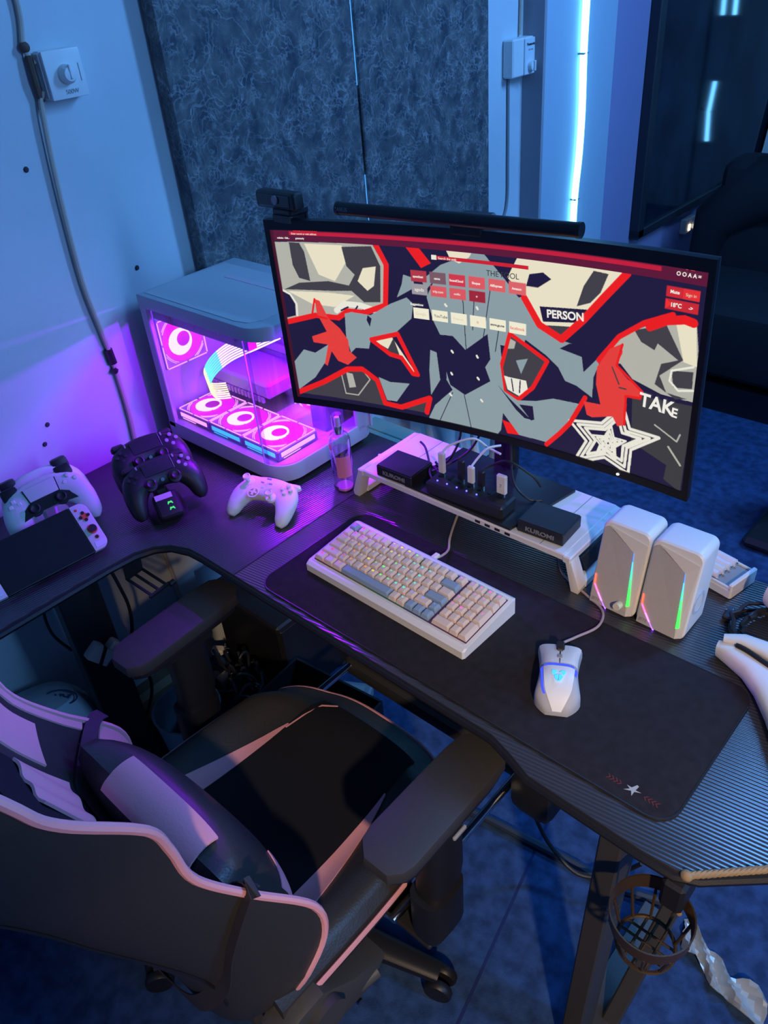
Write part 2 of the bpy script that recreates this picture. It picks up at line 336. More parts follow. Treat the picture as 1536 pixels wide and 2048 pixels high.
# dark armchair lump in the far corner, pale sheet on the wall
bs = mat('black_upholstery', (.006, .007, .012), .85, bump=.3, bscale=60)
ch = wthing('armchair', 'dark armchair in the shadow under the black board at the right edge', 'armchair', (-.85, 3.7, 0))
q = M(); q.loft([(-1.40, 3.55, .40), (-1.36, 3.56, .62), (-1.22, 3.6, .74), (-1.0, 3.62, .80), (-.7, 3.62, .82), (-.4, 3.6, .75), (-.32, 3.58, .5)], [(.06, .05), (.10, .10), (.14, .14), (.16, .16), (.16, .16), (.14, .14), (.08, .08)], up=(0, 1, 0), n=14)
q.box((-.85, 3.62, .5), (1.02, .22, .75), None, .06, 1, 3); q.build('backrest', bs, ch)
mk('seat', bs, ch, ('box', (-.85, 3.32, .30), (1.0, .55, .30), {'bev': .06, 'seg': 3})); mk('base', black, ch, ('box', (-.85, 3.38, .06), (.9, .6, .12)))
ps = thing('paper_sheet', 'pale sheet pinned on the far wall at the right edge of the picture', 'paper', mtx=WM(4.68, .92)); mk('sheet', white, ps, ('prism', [(-.10, -.30), (.25, -.2), (.25, .32), (.06, .30)], .003, Tr(.0, .0, .05)))
mk('pin', grey, ps, ('cyl', (.05, 0, .03), .01, .06))

# ---------------------------------------------------------------- desk
dk = wthing('corner_desk', 'black L-shaped corner desk with ribbed top and steel legs', 'desk', (-1.0, .85, 0))
ZT = .75
front = [(-1.050, .636), (-.45, .630), (-.41, .618), (-.37, .603), (-.20, .598), (-.155, .600), (-.130, .612), (-.02, .71), (-.02, 1.185), (-1.050, 1.185)]
mk('top_board', carbon2, dk, ('prism', front, .018, {'bev': .002, 'z0': ZT - .018}), ang=30)
arm = [(-1.053, .636), (-1.053, 1.185), (LX + .004, 1.185), (LX + .004, -.35), (-1.278, -.35), (-1.276, .50), (-1.27, .56), (-1.255, .595), (-1.23, .62), (-1.19, .635), (-1.15, .637)]
mk('side_board', carbon, dk, ('prism', arm, .018, {'bev': .002, 'z0': ZT - .018}), ang=30)
edge = [(x, y, ZT - .012) for x, y in [(-1.28, -.34), (-1.278, .50), (-1.272, .56), (-1.257, .597), (-1.232, .622), (-1.19, .636), (-1.15, .638), (-1.05, .637), (-.45, .631), (-.41, .619), (-.37, .604), (-.20, .599), (-.155, .600), (-.130, .612), (-.02, .71)]]
mk('edge_band', black, dk, ('tube', edge, .0078, 8))
mk('frame_rail', blackmetal, dk, ('box', (-.60, .70, .718), (1.0, .03, .03)), ('box', (-.60, 1.12, .718), (1.0, .03, .03)), ('box', (-1.45, .3, .718), (.03, 1.2, .03)), ('box', (-1.33, .3, .718), (.02, 1.2, .025)))
q = M(); q.box((-1.425, .475, .37), (.035, .095, .72), None, .003); q.box((-1.47, .475, .37), (.05, .03, .72)); q.build('leg', blackmetal, dk)
mk('leg_foot', blackmetal, dk, ('box', (-1.42, .475, .012), (.40, .07, .024), {'bev': .004}))
q = M(); T = frame((-.245, .64, 0), (1, 0, 0), (0, 1, 0))
def bar(a, b, wd, th):
    a = Vector(a); b = Vector(b); d = b - a; Q = M(); F = frame((a + b) / 2, d, (0, 1, .001) if abs(d.normalized().y) < .9 else (1, 0, 0)); Q.box((0, 0, 0), (d.length, wd, th), F, .003); return Q
legm = mat('grey_steel_leg', (.06, .058, .055), .45, .3, bump=.1)
bar((-.25, .66, .735), (-.272, .645, .0), .062, .035).build('leg', legm, dk)
bar((-.16, 1.08, .735), (-.235, .70, .0), .05, .03).build('leg', legm, dk)
bar((-.26, .95, .02), (-.26, .45, .02), .06, .04).build('leg_foot', legm, dk)
bar((-1.25, 1.145, .735), (-1.25, 1.145, 0), .045, .045).build('leg', legm, dk)
mk('desk_seam', black, dk, ('box', (-1.0515, .91, .7495), (.0022, .55, .0012)))

# mouse mat
mm = wthing('mouse_mat', 'long black cloth desk mat under keyboard and mouse', 'desk mat', (-.59, .79, ZT))
mpoly = rrect(-.992, .645, -.186, .93, .035, 6)
mk('cloth', mat_cloth, mm, ('prism', mpoly, .003, {'z0': ZT, 'bev': .0008}), ang=30)
mk('stitched_edge', black, mm, ('tube', [(x, y, ZT + .0025) for x, y in mpoly + mpoly[:1]], .0016, 5, {'cap': False}))
redp = mat('dull_red_print', (.14, .02, .02), .9); whp = mat('grey_print', (.42, .42, .38), .9)
F = Tr(-.248, .668, ZT + .0033) @ Rt(-1, 'Z')
mk('emblem', whp, mm, ('prism', [(-.010, .003), (-.003, .003), (.001, .011), (.004, .010), (.003, .002), (.011, .003), (.003, -.001), (.003, -.009), (-.001, -.002), (-.010, -.006), (-.004, 0)], .0003, F), smooth=False)
for sx in (-1, 1):
    q = M()
    for k in range(4): xx = sx * (.016 + k * .0055); q.prism([(xx, 0), (xx + sx * .004, .004), (xx + sx * .006, .004), (xx + sx * .002, 0), (xx + sx * .006, -.004), (xx + sx * .004, -.004)][:: sx], .0003, F)
    q.build('chevrons', redp, mm, smooth=False)

# ---------------------------------------------------------------- keyboard
KY = -1.2
kb = thing('keyboard', 'cream compact mechanical keyboard with blue-grey accent keys', 'keyboard', (-.757, .797, ZT + .003), math.radians(KY))
side = [(-.0725, 0), (.0725, 0), (.0725, .030), (.066, .034), (-.066, .019), (-.0725, .015)]
R = []
for x in (-.188, -.185, .185, .188):
    k = .94 if abs(x) > .186 else 1
    R.append([(x, y * (k if k < 1 else 1), .0 + z * k + (1 - k) * .01) for y, z in side])
mk('case', white, kb, ('rings', R), ang=25)
slope = math.atan2(.015, .132); KT = Tr(0, 0, .0262) @ Matrix.Rotation(slope, 4, 'X')
mk('key_plate', whitem, kb, ('box', (0, 0, .0006), (.362, .122, .001), KT))
U = .0186; X0 = -.1785; Y0 = .055
rows = [[('b', 1), ('_', .25)] + [('c', 1)] * 4 + [('_', .25)] + [('c', 1)] * 4 + [('_', .25)] + [('c', 1)] * 4 + [('_', .25), ('c', 1)],
        [('c', 1)] * 13 + [('b', 2)], [('c', 1.5)] + [('c', 1)] * 12 + [('c', 1.5)], [('c', 1.75)] + [('c', 1)] * 11 + [('b', 2.25)],
        [('c', 2.25)] + [('c', 1)] * 10 + [('c', 1.75), ('b', 1)], [('c', 1.25)] * 3 + [('b', 6.25), ('c', 1), ('c', 1), ('b', 1), ('b', 1), ('b', 1)]]
pad_ = [[('c', 1)] * 4, [('c', 1)] * 4, [('c', 1)] * 3 + [('T', 1)], [('c', 1)] * 3 + [('_', 1)], [('c', 1)] * 3 + [('T', 1)], [('c', 2), ('c', 1), ('_', 1)]]
kmesh = {}
leds = [(1, .05, .03), (1, .30, .02), (.95, .7, .05), (.2, 1, .15), (.1, .9, .6), (.2, .3, 1), (.6, .2, 1), (1, .15, .7)]
legend = M(); random.seed(4)
def key(kind, wd, x, row):
    tall = kind == 'T'; dp = 1 if not tall else 2; kk = (kind == 'b', wd, tall)
    if kk not in kmesh:
        q = M(); a, b = wd * U / 2 - .0006, dp * U / 2 - .0006
        q.rings([[(-a, -b, 0), (a, -b, 0), (a, b, 0), (-a, b, 0)], [(-a + .0028, -b + .0022, .0085), (a - .0028, -b + .0022, .0085), (a - .0028, b - .0014, .0085), (-a + .0028, b - .0014, .0085)],
                 [(-a + .0045, -b + .0038, .0092), (a - .0045, -b + .0038, .0092), (a - .0045, b - .0032, .0092), (-a + .0045, b - .0032, .0092)]])
        o = q.build('key', kblue if kind == 'b' else cream, kb, smooth=False); kmesh[kk] = o.data
    else: o = D.objects.new('key', kmesh[kk]); COL.objects.link(o); o.parent = kb
    y = Y0 - (row + .5) * U * 1.0 - (U / 2 if tall else 0) + .0005
    o.matrix_local = KT @ Tr(x, y, .0024)
    if kind == 'b' and wd > 2: return
    u = (x - X0) / .36; legend.k = min(7, max(0, int(u * 8.2 + random.uniform(-.6, .6))))
    if random.random() < (.85 if u < .6 else .45):
        s_ = random.choice([.0012, .0018, .0025]); hh = random.choice([.0008, .0016])
        legend.box((x - .001, y + .003, .0119), (s_ * 2, hh * 2, .0003), KT)
for r_, row in enumerate(rows):
    x = X0
    for kd, wd in row:
        if kd != '_': key(kd, wd, x + wd * U / 2, r_)
        x += wd * U
    x = X0 + 15.3 * U
    if r_ < 6:
        for kd, wd in pad_[r_]:
            if kd != '_': key(kd, wd, x + wd * U / 2, r_)
            x += wd * U
legend.build('key_legends', [emis('led_%d' % i, c, 1.0) for i, c in enumerate(leds)], kb, smooth=False)['kind'] = 'stuff'
glow = M()
for i in range(8): glow.k = i; glow.box((X0 + (i + .5) * .045, 0, .0016), (.045, .115, .0004), KT)
glow.build('led_underglow', [emis('under_%d' % i, c, .05) for i, c in enumerate(leds)], kb, smooth=False)
cab = wthing('keyboard_cable', 'pale cable from keyboard back to under the white monitor riser', 'cable', (-.77, .93, ZT))
mk('cord', beige, cab, ('tube', spline([(-.755, .877, .775), (-.757, .90, .765), (-.765, .93, .757), (-.785, .96, .757), (-.815, 1.02, .757), (-.85, 1.10, .757)], 6), .0024))
mk('connector', cream, cab, ('box', (-.755, .879, .777), (.011, .018, .008), {'bev': .002}))

# ---------------------------------------------------------------- mouse
mo = thing('mouse', 'white gaming mouse with glowing blue emblem and grey grips', 'mouse', (-.425, .768, ZT + .003), math.radians(29))
def mz(y): return .040 - 3.2 * (y + .012) ** 2 if y > -.012 else .040 - 13.0 * (y + .012) ** 2
def mw(y):
    t = (y + .062) / .124; return .0345 * (1 - .16 * math.sin(PI * min(1, max(0, (t - .2) / .8)))) * (min(1, 1 - max(0, .22 - t) ** 2 * 11)) 
R = []
for i in range(22):
    y = -.062 + .124 * i / 21; hw = mw(y); h = max(.007, mz(y)); ring = []
    for k in range(17):
        a = PI * k / 16; cx = math.cos(a); sx = math.sin(a); ring.append((hw * math.copysign(abs(cx) ** .55, cx), y, h * sx ** .45))
    ring += [(-hw * .93, y, 0), (hw * .93, y, 0)][0:2]
    R.append(ring)
mk('body', mat('grey_grip', (.42, .42, .44), .55, bump=.1), mo, ('rings', R), ang=50)
def msurf(u, y, off=.0006): # u in -1..1 across the top
    hw = mw(y); h = max(.007, mz(y)); a = math.acos(max(-1, min(1, math.copysign(abs(u) ** (1 / .55), u)))); return (u * hw, y, h * math.sin(a) ** .45 + off)
def mpatch(name, m, ul, ur, ya, yb, n=12, off=.0008, par=None, k=8):
    R = []
    for i in range(n + 1):
        y = ya + (yb - ya) * i / n; a, b = ul(y), ur(y); R.append([msurf(a + (b - a) * j / k, y, off) for j in range(k + 1)])
    q = M(); q.rings(R, closed=False, cap=False); q.rings([[(p[0], p[1], p[2] - .002) for p in r] for r in R], closed=False, cap=False)
    return q.build(name, m, par or mo, ang=60)
mpatch('palm_shell', white, lambda y: -.80 + .45 * max(0, (-y) / .062) ** 1.2, lambda y: .80 - .38 * max(0, (-y) / .062) ** 1.2, -.0618, .001, off=.0012)
mpatch('button', white, lambda y: -.95, lambda y: -.04 if y < .040 else -.2, .0075, .0615, off=.0022)
mpatch('button', white, lambda y: .04 if y < .040 else .2, lambda y: .95, .0075, .0615, off=.0022)
bl = emis('mouse_blue_led', (.03, .06, 1.0), 1.6)
mpatch('light_bar', bl, lambda y: -.97, lambda y: .97, .0015, .0065, n=2, off=.0012)
mpatch('light_edge', bl, lambda y: -.93 + .42 * max(0, (-y) / .062) ** 1.2, lambda y: -.83 + .42 * max(0, (-y) / .062) ** 1.2, -.045, .002, off=.0016, k=2)
mpatch('light_edge', bl, lambda y: .83 - .42 * max(0, (-y) / .062) ** 1.2, lambda y: .93 - .42 * max(0, (-y) / .062) ** 1.2, -.014, .002, off=.0016, k=2)
q = M(); q.cyl((0, .046, .0285), .0095, .008, 20, None, 'x'); wl = q.build('scroll_wheel', black, mo)
mk('wheel_slot', black, mo, ('box', (0, .052, .0255), (.012, .024, .014), {'bev': .002})); mk('mode_button', grey, mo, ('box', (0, .0225, .0385), (.0075, .008, .003), {'bev': .001}))
cyanl = emis('emblem_cyan', (.05, .42, 1.0), 1.8); q = M()
for sx in (-1, 1):
    q.prism([(sx * x, y) for x, y in [(.0007, .0035), (.004, .0065), (.009, .0065), (.0092, .003), (.0068, -.0005), (.0045, .0005), (.0035, .0035)]][::sx], .0004)
    q.prism([(sx * x, y) for x, y in [(.0007, .001), (.003, .0), (.006, -.002), (.0045, -.006), (.0007, -.0105)]][::sx], .0004)
eo = q.build('emblem', cyanl, mo, smooth=False); eo.matrix_local = Tr(0, -.019, .0422) @ Matrix.Diagonal((1.1, 1.35, 1, 1)) @ Rt(0, 'X')
mc = wthing('mouse_cable', 'pale mouse cable curving back under the white monitor riser', 'cable', (-.45, .9, ZT))
mk('cord', mat('mauve_cable', (.42, .33, .32), .6, bump=.3, bscale=900), mc, ('tube', spline([(-.455, .822, .765), (-.462, .840, .762), (-.455, .87, .757), (-.44, .915, .756), (-.455, .955, .754), (-.50, .975, .754), (-.56, 1.0, .754), (-.60, 1.05, .754)], 7), .0022))
mk('strain_relief', grey, mc, ('tube', [(-.4515, .8155, .768), (-.456, .828, .765)], .004))

# ---------------------------------------------------------------- monitor riser
RZ = .823
rs = wthing('monitor_riser', 'white angular monitor riser bridge with wedge legs and ports', 'monitor stand', (-.78, 1.06, ZT))
q = M(); q.box((-.78, 1.062, RZ - .007), (.475, .185, .014), None, .002)
q.build('shelf', whitem, rs)
for sx, x in ((-1, -1.0175), (1, -.5425)):
    k = sx
    q = M(); F = frame((x, 0, 0), (0, 1, 0), (0, 0, 1))        # profile in y,z plane, extruded along +x
    q.prism([(.968, RZ), (1.155, RZ), (1.155, RZ - .014), (.968, RZ - .014)], .001, F)
    # outer wing: slopes down from the shelf edge and turns into a hoop-shaped foot
    xo = x + k * .030
    P_out = [(x, RZ), (x + k * .012, RZ - .003), (x + k * .034, ZT + .010), (x + k * .032, ZT), (x + k * .018, ZT), (x + k * .004, RZ - .016), (x, RZ - .016)]
    def slab(y0, y1, nm, dx=0):
        Q = M(); Q.prism([(a, b) for a, b in P_out][::1], y1 - y0, frame((0, y0, 0), (1, 0, 0), (0, 0, 1)) @ Matrix.Diagonal((1, 1, -1, 1)), .0015); return Q.build(nm, whitem, rs, ang=30)
    slab(.969, .995, 'leg'); slab(1.125, 1.152, 'leg')
    mk('leg_base', whitem, rs, ('box', (x + k * .024, 1.06, ZT + .008), (.020, .135, .016), {'bev': .002}))
    mk('side_cap', whitem, rs, ('box', (x + k * .006, 1.06, RZ - .008), (.016, .185, .014), {'bev': .002}))
    Q = M(); Q.rings([[(x + k * (.0135 + .004), 1.0, RZ - .019), (x + k * (.0135 + .004), 1.122, RZ - .019), (x + k * (.0275), 1.122, ZT + .030), (x + k * .0275, 1.0, ZT + .030)],
                      [(x + k * (.0135 + .001), 1.0, RZ - .019), (x + k * (.0135 + .001), 1.122, RZ - .019), (x + k * (.0245), 1.122, ZT + .030), (x + k * .0245, 1.0, ZT + .030)]])
    if k > 0: Q.build('side_mesh', black, rs)
mk('seam', grey, rs, ('box', (-.952, 1.062, RZ + .0002), (.0012, .18, .0006)), ('box', (-.592, 1.062, RZ + .0002), (.0012, .18, .0006)))
for i, x in enumerate((-.725, -.703, -.681, -.659)): mk('usb_port', black, rs, ('box', (x, .9695, RZ - .0065), (.011, .002, .005)))

# ---------------------------------------------------------------- monitor
MC = Vector((-.763, .968, 1.153)); MW, MH, SAG = .792, .359, .0414
MR = Matrix(((0.99489279, -0.09284924, -0.03958976), (0.09351762, 0.9954989, 0.01537504), (0.03798400, -0.01899886, 0.99909772)))
MT = Matrix.Translation(MC) @ MR.to_4x4()
def my(x): return SAG * (1 - (2 * x / MW) ** 2)
mon = wthing('curved_monitor', 'wide curved black monitor showing a red and black browser page', 'monitor', (-.79, 1.10, RZ))
def curved(x0, x1, z0, z1, ya, yb, n=40):
    R = []
    for i in range(n + 1):
        x = x0 + (x1 - x0) * i / n; y = my(x); R.append([(x, y + ya, z0), (x, y + yb, z0), (x, y + yb, z1), (x, y + ya, z1)])
    q = M(); q.rings(R, T=MT); return q
z0, z1 = -MH / 2, MH / 2
sx0, sx1, sz0, sz1 = -MW / 2 + .0085, MW / 2 - .0095, z0 + .0135, z1 - .0175
bz = mat('matt_black_bezel', (.012, .012, .014), .35, bump=.05)
for a in ((-MW / 2, MW / 2, z0, sz0), (-MW / 2, MW / 2, sz1, z1), (-MW / 2, sx0, sz0, sz1), (sx1, MW / 2, sz0, sz1)): curved(*a, -.002, .010).build('bezel', bz, mon, ang=30)
R = []
for i in range(41):
    x = -MW / 2 + MW * i / 40; y = my(x); t = abs(2 * x / MW); R.append([(x, y + .010, z0), (x, y + .010 + .004, z0), (x, y + .014 + .030 * (1 - t ** 4), z0 + .05), (x, y + .014 + .030 * (1 - t ** 4), z1 - .06), (x, y + .014, z1), (x, y + .010, z1)])
q = M(); q.rings(R, T=MT); q.build('rear_shell', mat('blueish_black_shell', (.03, .035, .045), .4, bump=.05), mon)
q = M(); q.sph((.28, my(.28) - .003, z0 + .006), (.0025, .001, .002), 8, MT); q.build('power_led', emis('white_led', (1, .95, .9), 6), mon)
mk('stand_pole', black, mon, ('box', (-.785, 1.148, .98), (.050, .026, .31), {'bev': .006}), ('box', (-.77, 1.10, 1.12), (.09, .11, .09), {'bev': .006}))
mk('stand_base', mat('satin_black_steel_plate', (.02, .022, .026), .3, .2, bump=.03), mon, ('prism', [(-.905, .973), (-.655, .972), (-.625, 1.145), (-.895, 1.15)], .006, {'z0': RZ + .0005, 'bev': .001}))
# screen picture: flat generic artwork and a browser page, one coloured cell per quad
ART = [["l",0,[[-3,889],[58,894],[272,900],[299,793],[286,616],[169,535],[65,499],[4,467],[6,741]]],["d",0,[[56,892],[83,890],[93,847],[98,701],[69,714],[57,779]]],["c",0,[[96,887],[193,888],[206,827],[164,709],[123,737]]],["d",0,[[192,880],[268,892],[287,799],[278,623],[235,614],[196,682],[218,749],[199,787]]],["c",0,[[241,784],[275,797],[265,701],[247,674],[224,718]]],["d",0,[[67,689],[146,707],[205,691],[221,669],[152,658],[24,650]]],["c",0,[[32,642],[142,648],[211,643],[155,575],[94,582]]],["n",0,[[11,649],[35,626],[47,575],[44,513],[6,490]]],["w",5,[[15,649],[38,626],[51,576],[48,514]]],["w",14,[[158,558],[182,596],[225,596],[259,578]]],["n",4,[[171,561],[190,581]]],["n",4,[[206,563],[216,590]]],["r",13,[[279,905],[302,809],[290,609],[232,560],[188,560],[160,520],[98,522],[13,472]]],["r",0,[[353,903],[385,904],[414,835],[389,809]]],["g",0,[[343,770],[367,759],[369,713],[322,656],[337,722]]],["g",0,[[179,545],[197,557],[248,551],[303,620],[347,661],[362,633],[355,559],[314,482],[242,426],[234,371],[198,367],[183,336],[175,423]]],["n",0,[[240,549],[250,534],[243,490],[236,523]]],["s",0,[[102,609],[115,602],[133,511],[160,464],[179,406],[179,344],[197,313],[170,265],[144,281],[129,332],[112,245],[101,261],[122,367],[82,372],[80,404],[123,439],[103,532]]],["r",5,[[102,609],[89,521],[128,510]]],["g",0,[[16,243],[51,325],[82,313],[122,367],[106,263],[72,169],[18,83]]],["d",0,[[22,64],[168,232],[213,244],[246,190],[263,74],[303,56],[384,139],[374,62],[249,60]]],["g",0,[[252,220],[283,202],[336,211],[296,96],[269,95]]],["l",3,[[148,208],[154,96],[189,97],[227,198],[213,235]]],["l",0,[[162,221],[180,217],[185,143],[166,133]]],["r",13,[[17,68],[93,146],[168,241],[209,252],[247,200],[263,74],[308,68],[388,150],[377,67]]],["c",0,[[250,419],[299,449],[356,272],[335,291],[318,351]]],["d",0,[[282,371],[303,446],[316,355]]],["r",11,[[243,422],[315,470],[360,269],[347,269],[320,347],[290,356],[245,418]]],["g",0,[[389,753],[437,832],[533,916],[588,799],[622,721],[644,639],[627,494],[574,497],[584,253],[572,62],[550,-5],[438,22],[382,39],[401,118],[450,221],[436,268],[437,450],[410,566]]],["n",0,[[411,497],[458,501],[488,442],[544,539],[554,316],[482,207],[445,245],[429,370]]],["n",0,[[420,760],[394,659],[413,542],[389,511],[375,655]]],["n",2,[[487,683],[490,443]]],["n",2,[[515,713],[508,547]]],["n",2,[[553,746],[524,405]]],["n",2,[[480,206],[498,-5]]],["n",2,[[450,207],[412,38]]],["n",2,[[575,615],[554,367]]],["g",0,[[398,412],[414,404],[419,262],[392,170],[392,305]]],["c",0,[[451,906],[516,913],[506,879],[482,847],[461,863]]],["w",5,[[443,650],[446,643]]],["w",5,[[520,657],[522,650]]],["w",5,[[453,425],[456,418]]],["w",5,[[516,422],[518,415]]],["w",5,[[449,310],[451,303]]],["w",5,[[516,311],[519,304]]],["w",5,[[443,196],[446,189]]],["w",5,[[523,199],[526,192]]],["c",0,[[616,902],[682,904],[840,901],[806,797],[764,668],[715,582],[665,624],[631,740],[593,811]]],["d",0,[[777,889],[807,885],[793,806],[773,757],[745,733],[758,822]]],["n",0,[[665,706],[767,727],[764,668],[673,641]]],["n",0,[[642,838],[672,853],[690,829],[661,785],[635,785]]],["d",0,[[673,626],[732,641],[715,589]]],["g",0,[[592,713],[635,741],[673,619],[711,573],[748,566],[781,550],[797,505],[787,439],[786,344],[751,381],[725,391],[709,447],[681,491],[635,543],[595,568]]],["n",0,[[711,535],[733,567],[770,575],[793,525],[765,451],[760,518]]],["r",15,[[843,899],[800,788],[760,681],[715,578],[665,624],[631,732]]],["d",0,[[595,560],[682,459],[651,322],[618,251],[585,274],[576,389]]],["l",0,[[591,542],[611,526],[607,492],[587,484]]],["g",0,[[611,437],[639,457],[623,376]]],["w",0,[[582,350],[598,348],[635,348],[639,308],[618,264],[590,285]]],["n",3,[[600,341],[604,283]]],["n",3,[[621,342],[619,282]]],["r",9,[[597,560],[684,464],[651,322],[616,246],[583,269],[575,389],[597,560]]],["l",0,[[800,529],[835,633],[883,703],[943,770],[977,765],[986,658],[990,444],[927,441],[868,474],[842,527]]],["d",0,[[864,681],[924,728],[961,604],[920,518],[936,454],[976,450],[954,436],[912,477],[921,568],[952,599],[911,647],[906,617],[879,639]]],["c",0,[[942,736],[977,759],[987,590],[962,597]]],["d",0,[[942,551],[982,567],[983,497],[948,483]]],["w",4,[[981,587],[942,551],[940,507],[958,475],[986,492]]],["r",10,[[796,520],[835,640],[882,717],[934,772]]],["r",16,[[893,707],[923,744],[956,762],[972,756]]],["g",0,[[536,373],[567,477],[574,388],[581,272],[614,240],[659,259],[699,292],[764,299],[739,201],[689,62],[618,60],[572,171]]],["n",0,[[565,299],[593,243],[647,157],[631,157],[610,190]]],["n",0,[[618,221],[651,229],[655,162],[647,153]]],["r",0,[[576,119],[597,112],[618,60],[588,53]]],["t",0,[[870,407],[988,428],[984,29],[948,64],[951,133],[875,189]]],["w",6,[[853,347],[870,248],[931,247],[876,151],[874,31],[820,73],[749,-5],[778,127],[738,206],[810,236],[853,347]]],["w",6,[[849,312],[862,232],[912,231],[867,154],[865,58],[822,92],[766,31],[789,135],[757,198],[814,222],[849,312]]],["w",6,[[845,280],[855,218],[894,217],[859,157],[858,83],[824,109],[781,63],[798,143],[774,190],[818,210],[845,280]]],["w",4,[[831,236],[838,183],[864,185],[842,140],[845,81],[824,107],[800,67],[809,130],[791,165],[818,177],[831,236]]],["w",4,[[829,211],[835,173],[853,175],[838,142],[840,100],[825,118],[807,90],[814,135],[801,160],[820,169],[829,211]]],["w",4,[[828,188],[832,164],[843,165],[834,144],[835,117],[825,129],[814,111],[818,140],[810,155],[822,161],[828,188]]],["w",4,[[827,166],[829,155],[834,155],[830,146],[830,134],[826,139],[821,131],[823,144],[819,151],[824,154],[827,166]]],["r",10,[[771,335],[739,193],[716,127],[685,50]]],["s",0,[[818,582],[843,615],[844,572],[832,515],[858,468],[890,434],[887,394],[857,396],[860,260],[844,242],[832,282],[788,251],[776,257],[768,317],[805,322],[793,411],[793,488]]],["r",5,[[843,611],[834,516],[889,430],[886,398],[857,392],[858,259]]],["d",3,[[825,504],[841,437]]],["d",3,[[842,422],[856,422]]],["l",3,[[920,300],[966,255],[971,290]]],["l",4,[[951,220],[978,154]]]]
PAL = dict(n=(.014, .010, .045), g=(.27, .35, .38), r=(.85, .012, .010), s=(.80, .05, .04), c=(.84, .78, .58), d=(.055, .05, .06), l=(.46, .46, .40), w=(.85, .82, .72), t=(.045, .045, .05))
GW, GH, SS = 760, 344, 2
W_, H_ = GW * SS, GH * SS
img = np.zeros((H_, W_, 3), np.float32); img[:] = PAL['n']
U0, U1, V0, V1 = (sx0 / MW + .5) * 1000, (sx1 / MW + .5) * 1000, (sz0 / MH + .5) * 1000, (sz1 / MH + .5) * 1000
XX = U0 + (np.arange(W_) + .5) / W_ * (U1 - U0); YY = V0 + (np.arange(H_) + .5) / H_ * (V1 - V0)
AS = MH / MW                                                        # v unit / u unit
def window(x0, x1, y0, y1):
    i0, i1 = np.searchsorted(XX, [x0, x1]); j0, j1 = np.searchsorted(YY, [y0, y1]); return i0, i1, j0, j1
def fill(P, c):
    P = np.array(P, float); i0, i1, j0, j1 = window(P[:, 0].min(), P[:, 0].max(), P[:, 1].min(), P[:, 1].max())
    if i1 <= i0 or j1 <= j0: return
    gx, gy = np.meshgrid(XX[i0:i1], YY[j0:j1]); ins = np.zeros(gx.shape, bool)
    for a, b in zip(P, np.roll(P, -1, 0)):
        if a[1] == b[1]: continue
        ins ^= ((a[1] > gy) != (b[1] > gy)) & (gx < (b[0] - a[0]) * (gy - a[1]) / (b[1] - a[1]) + a[0])
    img[j0:j1, i0:i1][ins] = c
def stroke(P, wd, c):
    wd = wd * .50
    for a, b in zip(P[:-1], P[1:]):
        i0, i1, j0, j1 = window(min(a[0], b[0]) - wd, max(a[0], b[0]) + wd, min(a[1], b[1]) - wd / AS, max(a[1], b[1]) + wd / AS)
        if i1 <= i0 or j1 <= j0: continue
        gx, gy = np.meshgrid(XX[i0:i1], YY[j0:j1]); dx, dy = b[0] - a[0], (b[1] - a[1]) * AS; l2 = max(dx * dx + dy * dy, 1e-6)
        t = np.clip(((gx - a[0]) * dx + (gy - a[1]) * AS * dy) / l2, 0, 1)
        dd = np.hypot(gx - a[0] - t * dx, (gy - a[1]) * AS - t * dy); img[j0:j1, i0:i1][dd < wd] = c
for c, wd, P in ART:
    if wd: stroke(P, wd, PAL[c])
    else: fill(P, PAL[c])
def rect(a, b, c, d, col): fill([(a, b), (c, b), (c, d), (a, d)], col)
MAR = (.11, .008, .035)
rect(0, 898, 1000, 1000, MAR); rect(0, 0, 19, 1000, (.06, .006, .02)); rect(60, 927, 905, 945, (.55, .012, .04)); rect(2, 950, 1000, 990, (.13, .012, .04))
rect(72, 946, 134, 968, (.85, .015, .02)); rect(416, 855, 640, 872, (.62, .015, .03)); rect(416, 853, 428, 874, PAL['w'])
for i in range(6):
    x = 362 + i * 46.8; col = [(.45, .04, .06), (.20, .10, .13), (.65, .04, .07), (.75, .10, .12), (.75, .12, .13), (.75, .13, .14)][i]
    rect(x, 743, x + 39, 796, col); rect(x, 564, x + 39, 617, (.90, .86, .66))
    if i < 4: rect(x, 682, x + 39, 732, [(.35, .33, .36), (.72, .10, .12), (.72, .10, .12), (.35, .02, .04)][i])
rect(918, 838, 978, 878, (.62, .02, .03)); rect(948, 838, 978, 878, (.8, .03, .03)); rect(918, 790, 978, 830, (.6, .02, .03)); fill([(918, 790), (918, 830), (930, 812)], (.9, .03, .03))
for k in range(9): rect(5, 640 - k * 27, 10, 652 - k * 27, (.55, .08, .08))
img = img.reshape(GH, SS, GW, SS, 3).mean((1, 3))
gx = np.linspace(sx0, sx1, GW + 1); gz = np.linspace(sz0, sz1, GH + 1)
P = np.empty((GH + 1, GW + 1, 3)); P[..., 0] = gx[None]; P[..., 1] = (SAG * (1 - (2 * gx / MW) ** 2) + .0005)[None]; P[..., 2] = gz[:, None]
P = P.reshape(-1, 3) @ np.array(MR).T + np.array(MC)
me = D.meshes.new('screen'); idx = (np.arange(GH)[:, None] * (GW + 1) + np.arange(GW)[None]).reshape(-1)
F4 = np.stack([idx, idx + 1, idx + GW + 2, idx + GW + 1], 1).astype(np.int32)
me.vertices.add(len(P)); me.vertices.foreach_set('co', P.astype(np.float32).ravel()); me.loops.add(F4.size); me.loops.foreach_set('vertex_index', F4.ravel())
me.polygons.add(len(F4)); me.polygons.foreach_set('loop_start', np.arange(0, F4.size, 4, dtype=np.int32)); me.update(calc_edges=True)
